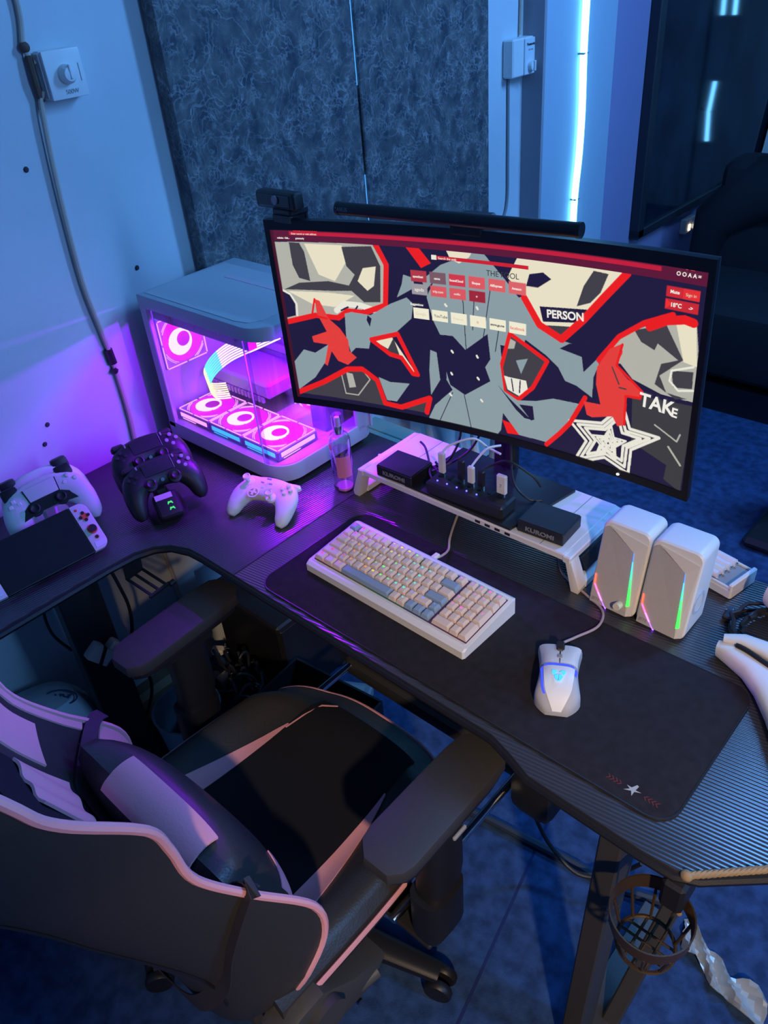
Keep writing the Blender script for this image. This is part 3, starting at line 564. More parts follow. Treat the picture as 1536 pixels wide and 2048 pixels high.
ca = me.color_attributes.new('picture', 'FLOAT_COLOR', 'CORNER'); cc = np.ones((len(F4), 4, 4), np.float32); cc[:, :, :3] = img.reshape(-1, 1, 3); ca.data.foreach_set('color', cc.ravel())
sm = mat('lit_screen', (.01, .01, .01), .35); N, L = nodes(sm); at_ = N.new('ShaderNodeAttribute'); at_.attribute_name = 'picture'
L.new(at_.outputs['Color'], N['Principled BSDF'].inputs['Emission Color']); N['Principled BSDF'].inputs['Emission Strength'].default_value = .95
me.materials.append(sm); so = D.objects.new('screen', me); COL.objects.link(so); so.parent = mon; so.matrix_parent_inverse = Matrix.Translation(-mon.location)
def scr_text(body, u, v, size, m, bold=False, rot=0, align='CENTER', sx=1):
    x = (u / 1000 - .5) * MW; z = (v / 1000 - .5) * MH; sl = math.atan(-8 * SAG * x / MW ** 2)
    T = MT @ Tr(x, my(x) - .0012, z) @ Matrix.Rotation(sl, 4, 'Z') @ Rt(90, 'X') @ Rt(rot, 'Z')
    text(body, size, m, mon, T, .0001, 'screen_lettering', bold, align, sx)
ew = emis('screen_white', (.95, .92, .85), .9); er = emis('screen_red', (.85, .08, .08), .9); eg = emis('screen_dark', (.04, .04, .05), .9); ep = emis('screen_pale', (.80, .62, .48), .9)
for i, (b, m) in enumerate((('Google', ep), ('YouTube', eg), ('Pinterest', ep), ('o', er), ('store.ga.me', eg), ('facebook', er))): scr_text(b, 382 + i * 46.8 + (3 if i == 1 else 0), 590, .0072 if len(b) < 9 else .0055, m, i == 4)
scr_text('agoda', 382, 707, .008, ew); scr_text('trip.com', 428.5, 707, .006, ew); scr_text('netflix', 475, 707, .005, ew); scr_text('+', 522, 707, .008, ew)
for i, b in enumerate(('speedtest', 'canva', 'SoundCloud', 'Shopee', 'AliExpress', 'Amazon')): scr_text(b, 381 + i * 46.8, 768, .0052, ew, True)
scr_text('Suggestions', 373, 634, .0055, ew, True); scr_text('Search the web', 455, 863, .0055, ew)
scr_text('Enter search or web address', 100, 935, .0045, ew); scr_text('speedtest', 100, 957, .0055, ew); scr_text('Network Tools - Web', 45, 957, .0050, ew, True); scr_text('O', 12, 957, .007, er, True)
scr_text('website - Edit...', 45, 913, .0042, ew, True); scr_text('grammarly', 88, 913, .0042, ew, True)
scr_text('Q _ O X', 968, 960, .010, er, False, 0, 'CENTER', 1.1); scr_text('O O A A =', 955, 930, .0075, ew, True); scr_text('Mute', 934, 860, .0065, ew, True); scr_text('Sign in', 963, 858, .006, ep); scr_text('18°C', 938, 811, .008, ew, True); scr_text('-> ', 966, 810, .007, ew, True)
scr_text('TAK', 920, 393, .030, ew, True, -2, 'CENTER', .95); scr_text('E', 956, 378, .020, ew, True, -3)
scr_text('THE FOOL', 583, 820, .0125, eg, False); scr_text('PERSON', 722, 686, .0175, ew, True, 4)

# webcam and light bar on top of the monitor
def top_at(u, dy=0, dz=0): x = (u - .5) * MW; return MT @ Vector((x, my(x) + dy, MH / 2 + dz))
wc = thing('webcam', 'small black webcam perched on the left end of the monitor', 'webcam', mtx=Matrix.Translation(top_at(.045, .010, .004)) @ MR.to_4x4() @ Rt(-8, 'Z'))
mk('body', black, wc, ('box', (-.006, 0, .028), (.108, .026, .030), {'bev': .008, 'seg': 3}))
mk('face', blackg, wc, ('box', (-.006, -.0125, .028), (.088, .004, .020), {'bev': .0015})); mk('lens', grey, wc, ('cyl', (0, -.0155, .030), .0075, .004, 20, None, 'y'))
mk('clip', black, wc, ('box', (.008, .010, .009), (.050, .045, .013), {'bev': .003}), ('box', (.01, .028, -.02), (.04, .008, .07), {'bev': .002}), ('box', (.01, -.014, -.001), (.045, .004, .012)))
lb = thing('monitor_light_bar', 'black cylindrical light bar lying across the top edge of the monitor', 'lamp', mtx=Matrix.Translation(top_at(.478, -.008, .003)) @ MR.to_4x4() @ Rt(.8, 'Y'))
mk('tube', mat('anodised_black', (.02, .02, .022), .4, .3), lb, ('cyl', (.0, -.012, .017),   .0105, .432, 24, None, 'x'))
for sx in (-1, 1): mk('end_cap', black, lb, ('cyl', (sx * .217, -.012, .017), .0112, .006, 24, None, 'x'))
mk('mount', black, lb, ('box', (.02, .028, .000), (.06, .05, .028), {'bev': .004}), ('box', (.02, .050, -.03), (.05, .012, .06), {'bev': .003}))
text('BASEUS', .008, grey, lb, Tr(-.205, -.0227, .018) @ Rt(90, 'X'), .0002)

# ---------------------------------------------------------------- name plinths
for nm, x, y, a, lb_ in (('a', -.935, 1.008, 2, 'square black display plinth with raised name, left end of the riser beside the bottle'), ('b', -.603, 1.018, 4, 'square black display plinth with raised name, right end of the riser near the speakers')):
    t = thing('display_plinth', lb_, 'stand', (x, y, RZ + (.0005 if nm == 'a' else .0005)), math.radians(a), 'black name plinths')
    mk('base', black, t, ('box', (0, 0, .012), (.090, .070, .024), {'bev': .0015}))
    mk('top_plate', mat('satin_black_top_' + nm, (.02, .02, .024), .35), t, ('box', (0, 0, .0245), (.086, .066, .002)))
    text('KUROMI', .0120, mat('grey_letter_' + nm, (.22, .22, .23), .5), t, Tr(0, -.0355, .0115) @ Rt(90, 'X'), .0006, bold=True, sx=1.25)

# ---------------------------------------------------------------- usb hub with plugs
hb = thing('usb_hub', 'black multi-port hub with blue indicator lights in front of monitor pole', 'usb hub', (-.765, 1.000, RZ + .0075), math.radians(3))
mk('body', black, hb, ('box', (0, 0, .014), (.172, .052, .028), {'bev': .004}))
bl2 = emis('hub_blue_led', (.05, .06, 1.0), 7)
for k in range(7): mk('port', blackg, hb, ('box', (-.070 + k * .0222, .010, .0285), (.008, .016, .002)))
for k in range(5): mk('indicator', bl2, hb, ('cyl', (-.066 + k * .0222, -.012, .0288), .0016, .0015, 10))
usb = [(-.0700, 'white', .045, 'white plug with a white cord in the leftmost hub port'), (-.0256, 'black', .042, 'black stick standing in the hub, third port from left'),
       (-.0034, 'cream', .036, 'slim white plug with a white cord in the middle of the hub'), (.019, 'black', .034, 'black plug with a black cord right of centre in the hub'), (.0635, 'stick', .040, 'short white memory stick at the right end of the hub')]
HT = Tr(*hb.location) @ Matrix.Rotation(math.radians(3), 4, 'Z')
for x, kd, h, lb_ in usb:
    p = HT @ Vector((x, .010, .0295)); t = thing('usb_plug' if kd != 'stick' else 'memory_stick', lb_, 'plug', p, math.radians(3), 'usb plugs standing in the hub')
    m = {'white': whitem, 'cream': white, 'stick': white, 'black': black}[kd]
    wd = .020 if kd == 'stick' else .014
    mk('shell', m, t, ('box', (0, 0, h / 2 + .004), (wd, .009, h), {'bev': .002})); mk('contact_sleeve', chrome, t, ('box', (0, 0, .002), (.012, .0045, .008)))
    if kd == 'stick': text('7', .010, grey, t, Tr(0, -.0048, h * .55) @ Rt(90, 'X'), .0003)
def cable(lbl, pts, r, m, n=6, name='cable', grp=None):
    o = M(); o.tube(spline(pts, n), r, 8); o = o.build(name, m); return tag(o, lbl, 'cable', grp)
h_ = lambda x, z: tuple(HT @ Vector((x, .010, z)))
cable('white cord rising from the leftmost hub plug and looping right', [h_(-.07, .077), (-.832, 1.03, .915), (-.80, 1.06, .925), (-.775, 1.075, .905), (-.745, 1.07, .905)], .0022, white)
cable('short white cord rising from the middle hub plug', [h_(-.0034, .068), (-.768, 1.03, .908), (-.760, 1.05, .922), (-.748, 1.075, .920)], .0022, white)
cable('black cord arching from the hub over to the right plinth', [h_(.019, .066), (-.735, 1.03, .905), (-.70, 1.03, .925), (-.655, 1.04, .905), (-.64, 1.045, .885)], .0022, darkcable)
cable('black cord hanging behind the riser down from the monitor', [(-.86, 1.10, .97), (-.855, 1.09, .90), (-.865, 1.07, .855), (-.885, 1.06, .835), (-.905, 1.07, .83)], .0025, darkcable)
cable('black cable sagging from behind the monitor to the left side of the hub', [(-.80, 1.11, 1.0), (-.808, 1.10, .93), (-.83, 1.08, .875), (-.875, 1.03, .842), (-.90, 1.03, .834), (-.885, 1.04, .842), (-.860, 1.025, .845)], .0026, darkcable)
cable('long thin black cable from behind the plinth to the hub', [(-.96, 1.09, .85), (-.93, 1.07, .855), (-.90, 1.045, .84), (-.872, 1.012, .846), (-.855, .998, .846)], .0024, darkcable)
cable('black cable drooping from monitor pole to the right plinth', [(-.74, 1.10, .98), (-.735, 1.09, .90), (-.71, 1.065, .855), (-.675, 1.06, .836), (-.655, 1.075, .832)], .0024, darkcable)

# ---------------------------------------------------------------- speakers
for i, (x, lb_) in enumerate(((-.4465, 'white desktop speaker with a volume knob, nearest the riser'), (-.3600, 'white desktop speaker without knob, right one of the pair'))):
    t = thing('speaker', lb_, 'speaker', (x, 1.004, ZT), 0, 'pair of white desktop speakers')
    hw = .0415; q = M(); R = []
    lean = .034 / .155
    for y, s in ((-.038, .955), (-.035, 1.0), (.030, 1.0), (.036, .96)):
        ring = []
        for px, pz in rrect(-hw * s, .001 + (1 - s) * .05, hw * s, .155 - (1 - s) * .05, .013, 5): ring.append((px, y + pz * lean * (1 if y < 0 else .62), pz))
        R.append(ring)
    q.rings(R); q.build('cabinet', white, t, ang=32)
    T = frame((0, -.0385, 0), (1, 0, 0), (0, lean, 1))       # sloped front plane: x right, y up, z out
    q = M()
    # faceted grille: two planes meeting along the light line
    A = [(-.0385, .004), (.029, .004), (.0195, .122), (-.031, .150), (-.0385, .146)]
    q.add([(a, b, .0015) for a, b in A[:1]] + [(.029, .004, .0045), (.0195, .122, .0045), (-.031, .150, .0012), (-.0385, .144, .0012)] + [(a, b, -.002) for a, b in A], [(0, 1, 2, 3, 4), (5, 9, 8, 7, 6), (0, 5, 6, 1), (1, 6, 7, 2), (2, 7, 8, 3), (3, 8, 9, 4), (4, 9, 5, 0)], T)
    q.build('grille', mat('perforated_grille_%d' % i, (.50, .47, .45), .6, bump=.6, bscale=900), t, smooth=False)
    q = M(); q.add([(.029, .004, .0045), (.0385, .008, .0012), (.0385, .140, .0012), (-.029, .1515, .0012), (.0195, .122, .0045), (.029, .004, -.002), (.0385, .008, -.002), (.0385, .140, -.002), (-.029, .1515, -.002), (.0195, .122, -.002)],
                   [(0, 1, 2, 4), (4, 2, 3), (0, 5, 6, 1), (1, 6, 7, 2), (2, 7, 8, 3)], T)
    q.build('front_facet', mat('front_white_%d' % i, (.66, .62, .56), .5), t, smooth=False)
    q = M()
    for k in range(6):
        za, zb = .026 + k * .0160, .026 + (k + 1) * .0160; xa_, xb_ = .0295 - k * .0016, .0295 - (k + 1) * .0016; wa, wb = .0026 * (1 - k / 6.6), .0026 * (1 - (k + 1) / 6.6); q.k = k
        q.add([(xa_ - wa, za - (.003 if k == 0 else 0), .0055), (xa_ + wa, za, .0055), (xb_ + wb, zb, .0055), (xb_ - wb, zb, .0055)] + [(xa_ - wa, za, .002), (xa_ + wa, za, .002), (xb_ + wb, zb, .002), (xb_ - wb, zb, .002)], [(0, 1, 2, 3), (4, 7, 6, 5), (0, 4, 5, 1), (1, 5, 6, 2), (3, 2, 6, 7), (0, 3, 7, 4)], T)
    q.build('glow_strip', [emis('spk_led_%d_%d' % (i, k), c, 2.0) for k, c in enumerate([(.05, .9, .08), (.05, .95, .10), (.06, .9, .2), (.05, .8, .4), (.05, .5, .75), (.05, .2, .8)])], t, smooth=False)
    q = M(); pts = [(-.0365, .058), (-.0355, .040), (-.0265, .0265), (-.0170, .0135), (-.0075, .0015)]
    for k in range(4):
        (xa, ya), (xb, yb) = pts[k], pts[k + 1]; w1 = .0012 if k < 3 else .0009; q.k = k
        q.add([(xa - w1, ya, .0030), (xa + w1, ya, .0030), (xb + w1, yb, .0034), (xb - w1, yb, .0034), (xa - w1, ya, .001), (xa + w1, ya, .001), (xb + w1, yb, .001), (xb - w1, yb, .001)], [(0, 1, 2, 3), (4, 7, 6, 5), (0, 4, 5, 1), (1, 5, 6, 2), (2, 6, 7, 3), (3, 7, 4, 0)], T)
    q.build('corner_light', [emis('spk_cl_%d_%d' % (i, k), c, s_) for k, (c, s_) in enumerate([((1, .08, .04), 3), ((1, .08, .25), 4), ((.9, .12, .9), 5), ((.25, .08, 1), 4)])], t, smooth=False)
    text('JETE', .0075, grey, t, T @ Tr(-.028, .012, .0022) @ Rt(-2, 'Z'), .0002, bold=True)
    if i == 0:
        mk('volume_knob', mat('knob_cream', (.66, .60, .50), .5), t, ('lathe', [(.0068, 0), (.0068, .011), (.0060, .0125), (.0005, .0125)], 20, T @ Tr(.0155, .0215, .004)))
    else:
        q = M(); FX = frame((hw + .0002, 0.003, .058), (0, 1, 0), (0, 0, 1)); q.lathe([(.021, 0), (.021, .0008), (.016, .0008), (.016, 0)], 28, FX, False); q.build('side_ring', mat('side_emboss', (.50, .54, .60), .35), t)
bc = thing('battery_charger', 'white battery charger holding four cells behind the right speaker', 'battery charger', (-.342, 1.152, ZT), math.radians(-12))
mk('case', whitem, bc, ('box', (0, 0, .010), (.10, .072, .020), {'bev': .003})); mk('well', grey, bc, ('box', (-.004, 0, .0205), (.085, .064, .0015)))
mk('end_wall', white, bc, ('box', (.046, 0, .0235), (.008, .072, .016), {'bev': .002})); mk('end_wall', white, bc, ('box', (-.046, 0, .0225), (.008, .072, .012), {'bev': .002}))
mk('side_wall', white, bc, ('box', (0, .034, .022), (.095, .004, .006), {'bev': .001}), ('box', (0, -.034, .022), (.095, .004, .006), {'bev': .001}))
for k in range(4):
    p = Matrix.Rotation(math.radians(-12), 4, 'Z') @ Vector((-.010, -.024 + k * .016, .0282))
    t = thing('battery', ('silver cell in the charger slot nearest the speaker', 'silver cell in the second charger slot from the speaker', 'silver cell in the third charger slot from the speaker', 'silver cell in the charger slot farthest from the speaker')[k], 'battery', Vector(bc.location) + p, math.radians(-12), 'cells in the battery charger')
    mk('cell', mat('cell_wrap_%d' % k, (.78, .78, .76), .3), t, ('cyl', (0, 0, 0), .0070, .050, 18, None, 'x')); mk('terminal', chrome, t, ('cyl', (.027, 0, 0), .0027, .006, 12, None, 'x'))

# ---------------------------------------------------------------- right-hand clutter
t = thing('usb_cable', 'black cable end with a white-metal usb plug lying by the headphones', 'cable', (-.288, 1.075, ZT + .001)); mk('connector', chrome, t, ('box', (0, .004, .006), (.014, .013, .005), {'bev': .0008}), ('box', (0.003, .0035, .0088), (.002, .002, .0005)))
mk('grip', black, t, ('box', (.004, -.012, .006), (.016, .022, .009), {'bev': .002}))
q = M()
random.seed(2)
cl = []
for k in range(150):
    a = k * .19; r = .058 + .014 * math.sin(k * .07) + random.uniform(-.004, .004); cl.append((-.205 + r * math.cos(a), 1.060 + r * .95 * math.sin(a), ZT + .004 + .020 * k / 150))
q.tube(cl, .0034, 6); tag(q.build('coiled_cable', darkcable), 'thick coil of black cable heaped below the white headphones', 'cable')
hp = wthing('headphones', 'white over-ear headphones with a black grille cup at the right edge', 'headphones', (-.20, 1.13, ZT))
T = frame((-.215, 1.115, ZT + .062), (0.35, 1, 0), (.1, 0, 1))
mk('ear_cup', whitem, hp, ('lathe', [(.030, -.022), (.044, -.016), (.046, 0), (.042, .010), (.034, .012), (.030, .006)], 32, T)); mk('ear_cup', whitem, hp, ('lathe', [(.046, 0), (.042, .012), (.030, .02)], 28, frame((-.09, 1.13, ZT + .06), (.2, 1, 0), (.1, 0, 1))))
mk('cushion', black, hp, ('lathe', [(.036, .010), (.034, .020), (.022, .020), (.018, .008)], 28, T)); mk('grille', darkcable, hp, ('lathe', [(.030, .006), (.028, .009), (.002, .010)], 28, T))
mk('headband', whitem, hp, ('tube', spline([(-.215, 1.12, ZT + .10), (-.212, 1.15, ZT + .14), (-.17, 1.19, ZT + .17), (-.11, 1.18, ZT + .14), (-.09, 1.14, ZT + .10)], 6), .010))
hs = wthing('headset_stand', 'white sculpted headset stand with a black line curving along it, right edge', 'stand', (-.19, .93, ZT))
q = M(); q.loft([(-.266, .972, ZT + .016), (-.245, .974, ZT + .018), (-.205, .966, ZT + .018), (-.165, .940, ZT + .018), (-.130, .900, ZT + .018), (-.105, .860, ZT + .018), (-.09, .82, ZT + .016)],
                [(.010, .012), (.020, .016), (.028, .018), (.033, .018), (.034, .018), (.032, .018), (.02, .012)], n=20, e=3.2)
q.build('base', whitem, hs, ang=40)
mk('cradle', whitem, hs, ('loft', [(-.262, .980, ZT + .034), (-.235, .988, ZT + .038), (-.20, .987, ZT + .040), (-.15, .975, ZT + .040)], [(.008, .005), (.012, .008), (.016, .008), (.018, .006)]))
mk('black_trim', black, hs, ('tube', spline([(-.240, .974, ZT + .036), (-.222, .970, ZT + .038), (-.195, .962, ZT + .038), (-.165, .955, ZT + .038), (-.13, .955, ZT + .036)], 5), .0042))

# ---------------------------------------------------------------- bottle
bt = thing('spray_bottle', 'tall clear perfume mist bottle with pink label beside the computer case', 'bottle', (-1.083, .975, ZT))
bgl = clear('bottle_glass', (.985, .95, .985), .2); bliq = clear('pink_liquid', (.985, .86, .96), .06)
mk('body', bgl, bt, ('lathe', [(.019, .0), (.0225, .004), (.0225, .125), (.019, .133), (.010, .137), (.0075, .139)], 32))
mk('liquid', bliq, bt, ('lathe', [(.0175, .010), (.0185, .012), (.0185, .10), (.0005, .10)], 28)); mk('base_glass', mat('magenta_base', (.75, .25, .6), .15, coat=.5), bt, ('lathe', [(.0165, .002), (.0185, .0045), (.018, .009), (.001, .009)], 28))
mk('collar', chrome, bt, ('lathe', [(.0085, .136), (.0085, .152), (.0075, .154), (.001, .154)], 24)); mk('nozzle', white, bt, ('lathe', [(.0060, .152), (.0060, .172), (.005, .174), (.001, .174)], 20)); mk('cap', clear('clear_cap', (.9, .85, .95), .2), bt, ('lathe', [(.0115, .138), (.0115, .178), (.010, .181), (.001, .181)], 24))
def arc_label(r, a0, a1, z0_, z1_, m, nm):
    q = M(); n = 10; q.rings([[(r * math.cos(math.radians(a0 + (a1 - a0) * k / n)), r * math.sin(math.radians(a0 + (a1 - a0) * k / n)), z) for z in (z0_, z1_)] + [((r + .0004) * math.cos(math.radians(a0 + (a1 - a0) * k / n)), (r + .0004) * math.sin(math.radians(a0 + (a1 - a0) * k / n)), z) for z in (z1_, z0_)] for k in range(n + 1)]); return q.build(nm, m, bt)
arc_label(.0228, -75, 10, .040, .090, mat('pink_label', (.75, .22, .35), .5), 'label'); arc_label(.0228, -130, -95, .104, .118, mat('red_dot_label', (.8, .2, .2), .5), 'label'); arc_label(.0228, -125, -80, .008, .016, mat('dark_label', (.1, .06, .14), .5), 'label')
q = M()
for k in range(9): q.tube([(.0229 * math.cos(math.radians(a)), .0229 * math.sin(math.radians(a)), .055 + k * .0045) for a in range(-128, -84, 6)], .0004, 4)
q.build('fine_print', mat('purple_print', (.12, .05, .3), .6), bt)
# small box of cards between case and riser
t = thing('card_stack', 'small stack of pale and maroon cards left of the riser', 'cards', (-1.045, 1.075, ZT), math.radians(35))
for k in range(4): mk('card', [mat('maroon_card', (.3, .08, .12), .6), whitem][k % 2], t, ('box', (k * .001, 0, .003 + k * .006), (.06, .085, .005)))

# ---------------------------------------------------------------- computer case
pc = wthing('computer_case', 'white glass-sided computer case glowing magenta and purple inside', 'computer', (-1.375, 1.02, ZT))
px0, px1, py0, py1, pz0, pz1 = -1.585, -1.174, .885, 1.165, .765, 1.118
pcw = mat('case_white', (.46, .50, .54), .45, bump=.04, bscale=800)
def caseoutline(i=0, r=.055, n=8):
    pts = [(px0 + i, py1 - i), (px0 + i, py0 + i)]
    for k in range(n + 1): a = math.radians(-90 + 90 * k / n); pts.append((px1 - i - r + r * math.cos(a), py0 + i + r + r * math.sin(a)))
    return pts + [(px1 - i, py1 - i - .02), (px1 - i - .006, py1 - i - .006), (px1 - i - .02, py1 - i)]
mk('base_tray', pcw, pc, ('prism', caseoutline(), .040, {'z0': pz0, 'bev': .003}), ang=30)
mk('top_cover', pcw, pc, ('prism', caseoutline(), .030, {'z0': pz1 - .030, 'bev': .003}), ang=30)
mk('top_filter', mat('fine_mesh_white', (.58, .60, .62), .6, bump=.5, bscale=1500), pc, ('prism', [(px0 + .012, py1 - .04)] + [(px0 + .012, py0 + .014), (px1 - .085, py0 + .014), (px1 - .055, py0 + .022), (px1 - .040, py0 + .045), (px1 - .035, py1 - .04)], .0012, {'z0': pz1}), smooth=False)
mk('handle_strip', mat('pinkish_strip', (.70, .55, .62), .5), pc, ('box', (-1.36, 1.065, pz1 + .0016), (.26, .016, .0008)))
mk('back_panel', pcw, pc, ('box', (-1.375, py1 - .004, .94), (.41, .006, .30))); mk('left_panel', pcw, pc, ('box', (px0 + .003, 1.025, .94), (.006, .27, .30)))
mk('frame_post', pcw, pc, ('box', (px0 + .013, py0 + .006, .94), (.026, .012, .30), {'bev': .002}))
mk('frame_post', pcw, pc, ('box', (px1 - .006, py1 - .024, .94), (.012, .046, .30), {'bev': .003}))
mk('foot', black, pc, ('box', (-1.54, .93, .7575), (.04, .05, .015))), mk('foot', black, pc, ('box', (-1.22, .97, .7575), (.04, .05, .015))), mk('foot', black, pc, ('box', (-1.22, 1.13, .7575), (.04, .05, .015)))
mk('glass_pane', glassm, pc, ('box', (-1.387, py0 + .003, .947), (.336, .003, .283)))
q = M(); arc = [(px1 - .0555 + .052 * math.cos(math.radians(a)), py0 + .055 + .052 * math.sin(math.radians(a))) for a in range(-90, 1, 10)] + [(px1 - .0035, py1 - .05)]
q.rings([[(x, y, .805), (x * 1 - .002, y + .002, .805), (x - .002, y + .002, 1.088), (x, y, 1.088)] for x, y in arc]); q.build('glass_pane', glassm, pc)
mk('glass_edge', mat('bright_glass_edge', (.7, .5, .75), .2), pc, ('box', (px1 - .058, py0 + .002, .945), (.0016, .003, .285)))
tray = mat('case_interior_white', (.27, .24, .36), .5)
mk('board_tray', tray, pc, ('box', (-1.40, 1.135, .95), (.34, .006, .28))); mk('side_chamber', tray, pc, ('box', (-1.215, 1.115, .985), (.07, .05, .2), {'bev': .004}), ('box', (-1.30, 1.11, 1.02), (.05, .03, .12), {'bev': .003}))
for k, (x, z) in enumerate(((-1.215, 1.04), (-1.215, .96))): mk('slot', black, pc, ('box', (x, 1.0888, z), (.004, .002, .028)), ('box', (x - .012, 1.0888, z - .012), (.006, .002, .004)))
mg = emis('fan_magenta', (.95, .02, 1.0), 1.5); wh = emis('fan_white_ring', (1.0, .5, 1.0), 3.2); ln = emis('fan_line_pink', (1.0, .34, .95), 2.4); cy = emis('fan_cyan', (.04, .38, 1.0), 2.4); hubm = mat('fan_hub', (.35, .05, .25), .4, emit=(.7, .03, .45), estr=.55)
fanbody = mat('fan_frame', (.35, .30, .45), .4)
def fan(T, name='fan', side=((1, 0), (0, -1)), cols=(ln, cy)):
    f = mk(name, fanbody, pc, ('box', (0, 0, -.0125), (.119, .119, .024), T, .002))
    q = M(); n = 48
    q.lathe([(.0005, .0006), (.0535, .0006), (.0535, -.001), (.0005, -.001)], n, T, False); q.build('blade_disc', mg, f)
    for k in range(7):
        a = 2 * PI * k / 7; Q = M(); Q.add([(.022 * math.cos(a), .022 * math.sin(a), .0012), (.051 * math.cos(a + .35), .051 * math.sin(a + .35), .0012), (.051 * math.cos(a + .42), .051 * math.sin(a + .42), .0022), (.022 * math.cos(a + .1), .022 * math.sin(a + .1), .0022)], [(0, 1, 2, 3)], T); Q.build('blade', mg, f, smooth=False)
    # bright crescent round the hub
    q = M(); o = []; i_ = []
    for k in range(n): a = 2 * PI * k / n; o.append((.0315 * math.cos(a) - .0085, .0315 * math.sin(a) - .005, .0026)); i_.append((.0175 * math.cos(a), .0175 * math.sin(a), .0030))
    q.rings([o, i_], cap=False, T=T); q.rings([[(x, y, z - .002) for x, y, z in o], o], cap=False, T=T); q.build('hub_glow', wh, f, flipfix=False)
    mk('hub', hubm, f, ('lathe', [(.0172, .001), (.0172, .0035), (.014, .0042), (.0005, .0042)], 28, T))
    q = M()
    for s in range(4):
        R4 = T @ Rt(90 * s, 'Z')
        q.box((-.029, .0572, .0012), (.052, .0020, .0016), R4); q.box((.029, .0572, .0012), (.052, .0020, .0016), R4)
        q.tube([(.0565 * math.cos(math.radians(a)), .0565 * math.sin(math.radians(a)), .0012) for a in range(22, 69, 6)], .0009, 4, R4)
        q.tube([(.0600 * math.cos(math.radians(a)), .0600 * math.sin(math.radians(a)), .0012) for a in range(28, 63, 5)], .0008, 4, R4)
    q.build('light_ring', ln, f, smooth=False)
    for (sx, sy), c in zip(side, cols):
        Q = M()
        if sx: Q.box((sx * .0600, 0, -.011), (.0012, .100, .010), T); Q.box((sx * .0600, -.02, -.0205), (.0012, .05, .0018), T)
        else: Q.box((0, sy * .0600, -.011), (.100, .0012, .010), T); Q.box((-.02, sy * .0600, -.0205), (.05, .0012, .0018), T)
        Q.build('side_light', c, f, smooth=False)
for i, x in enumerate((-1.508, -1.388, -1.268)): fan(Tr(x, .966, .830) , side=((1, 0), (0, -1)), cols=(ln, [ln, cy, cy][i]))
fan(frame((-1.556, .957, .995), (0, 1, 0), (0, 0, 1)), side=((-1, 0), (0, 1)), cols=(cy, cy))
fan(frame((-1.325, 1.118, .852), (1, 0, 0), (0, 0, 1)), side=((1, 0), (0, 1)), cols=(ln, ln))
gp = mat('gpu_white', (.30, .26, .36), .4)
mk('graphics_card', gp, pc, ('box', (-1.44, 1.065, .895), (.215, .125, .038), {'bev': .006}), ang=30)
mk('graphics_card_fins', grey, pc, *[('box', (-1.535 + .012 * k, 1.003, .872), (.007, .006, .014)) for k in range(16)])
mk('heatsink', gp, pc, ('box', (-1.485, 1.12, 1.03), (.10, .03, .05), {'bev': .004}), ('box', (-1.40, 1.125, .94), (.16, .012, .02), {'bev': .002}))
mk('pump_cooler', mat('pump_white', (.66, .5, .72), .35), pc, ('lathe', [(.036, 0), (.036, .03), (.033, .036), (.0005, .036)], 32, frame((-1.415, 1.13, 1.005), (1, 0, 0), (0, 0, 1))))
mk('pump_ring', mg, pc, ('lathe', [(.030, .0365), (.030, .038), (.022, .038), (.022, .0365)], 32, frame((-1.415, 1.13, 1.005), (1, 0, 0), (0, 0, 1)), False))
mk('coolant_tube', gp, pc, ('tube', spline([(-1.40, 1.10, 1.02), (-1.36, 1.06, 1.05), (-1.30, 1.07, 1.06), (-1.26, 1.10, 1.07)], 5), .008), ('tube', spline([(-1.42, 1.10, 1.02), (-1.39, 1.04, 1.06), (-1.32, 1.04, 1.07), (-1.27, 1.09, 1.075)], 5), .008))
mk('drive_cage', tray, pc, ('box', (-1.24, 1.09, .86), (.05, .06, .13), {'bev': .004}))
top_rail = mk('top_rail', tray, pc, ('box', (-1.39, .905, 1.075), (.33, .02, .022)))
for x in (-1.49, -1.41, -1.33): mk('clip', grey, pc, ('box', (x, .894, 1.078), (.022, .004, .012), {'bev': .001}))
mk('io_plate', mat('perforated_blue', (.25, .35, .6), .5), pc, ('box', (-1.50, 1.09, .83), (.07, .07, .004)), *[('cyl', (-1.52 + .012 * (k % 4), 1.07 + .012 * (k // 4), .834), .003, .002, 8) for k in range(8)])
rb = [emis('cable_white', (1.0, .62, .95), 3.2), emis('cable_cyan', (.10, .85, .95), 2.2), emis('cable_yellow', (1.0, .80, .32), 2.4)]
cpath = spline([(-1.315, 1.045, 1.035), (-1.345, 1.0, 1.02), (-1.395, .965, .995), (-1.445, .948, .955), (-1.475, .945, .915), (-1.480, .960, .880), (-1.465, .99, .872)], 6)
for s in range(8):
    q = M(); off = Vector((.55, -.20, -.80)).normalized() * ((s - 3.5) * .0052)
    P_ = [p + off for p in cpath]; n = len(P_)
    for k, (a, b) in enumerate(((0, 15), (15, 22), (22, n - 1))): q.k = k; q.tube(P_[a:b + 1], .0019, 5)
    q.build('light_cable', rb, pc, smooth=False)
def pt(loc, col, e, r=.02):
    l = D.lights.new('case_led', 'POINT'); l.energy = e; l.color = col; l.shadow_soft_size = r; o = D.objects.new('case_led', l); COL.objects.link(o); o.location = loc
pt((-1.45, .965, 1.074), (.17, .0, 1.0), 1.0, .008); pt((-1.195, .955, 1.081), (.27, .0, 1.0), 15.0, .005); pt((-1.195, 1.07, 1.081), (.30, .0, 1.0), 15.0, .005)

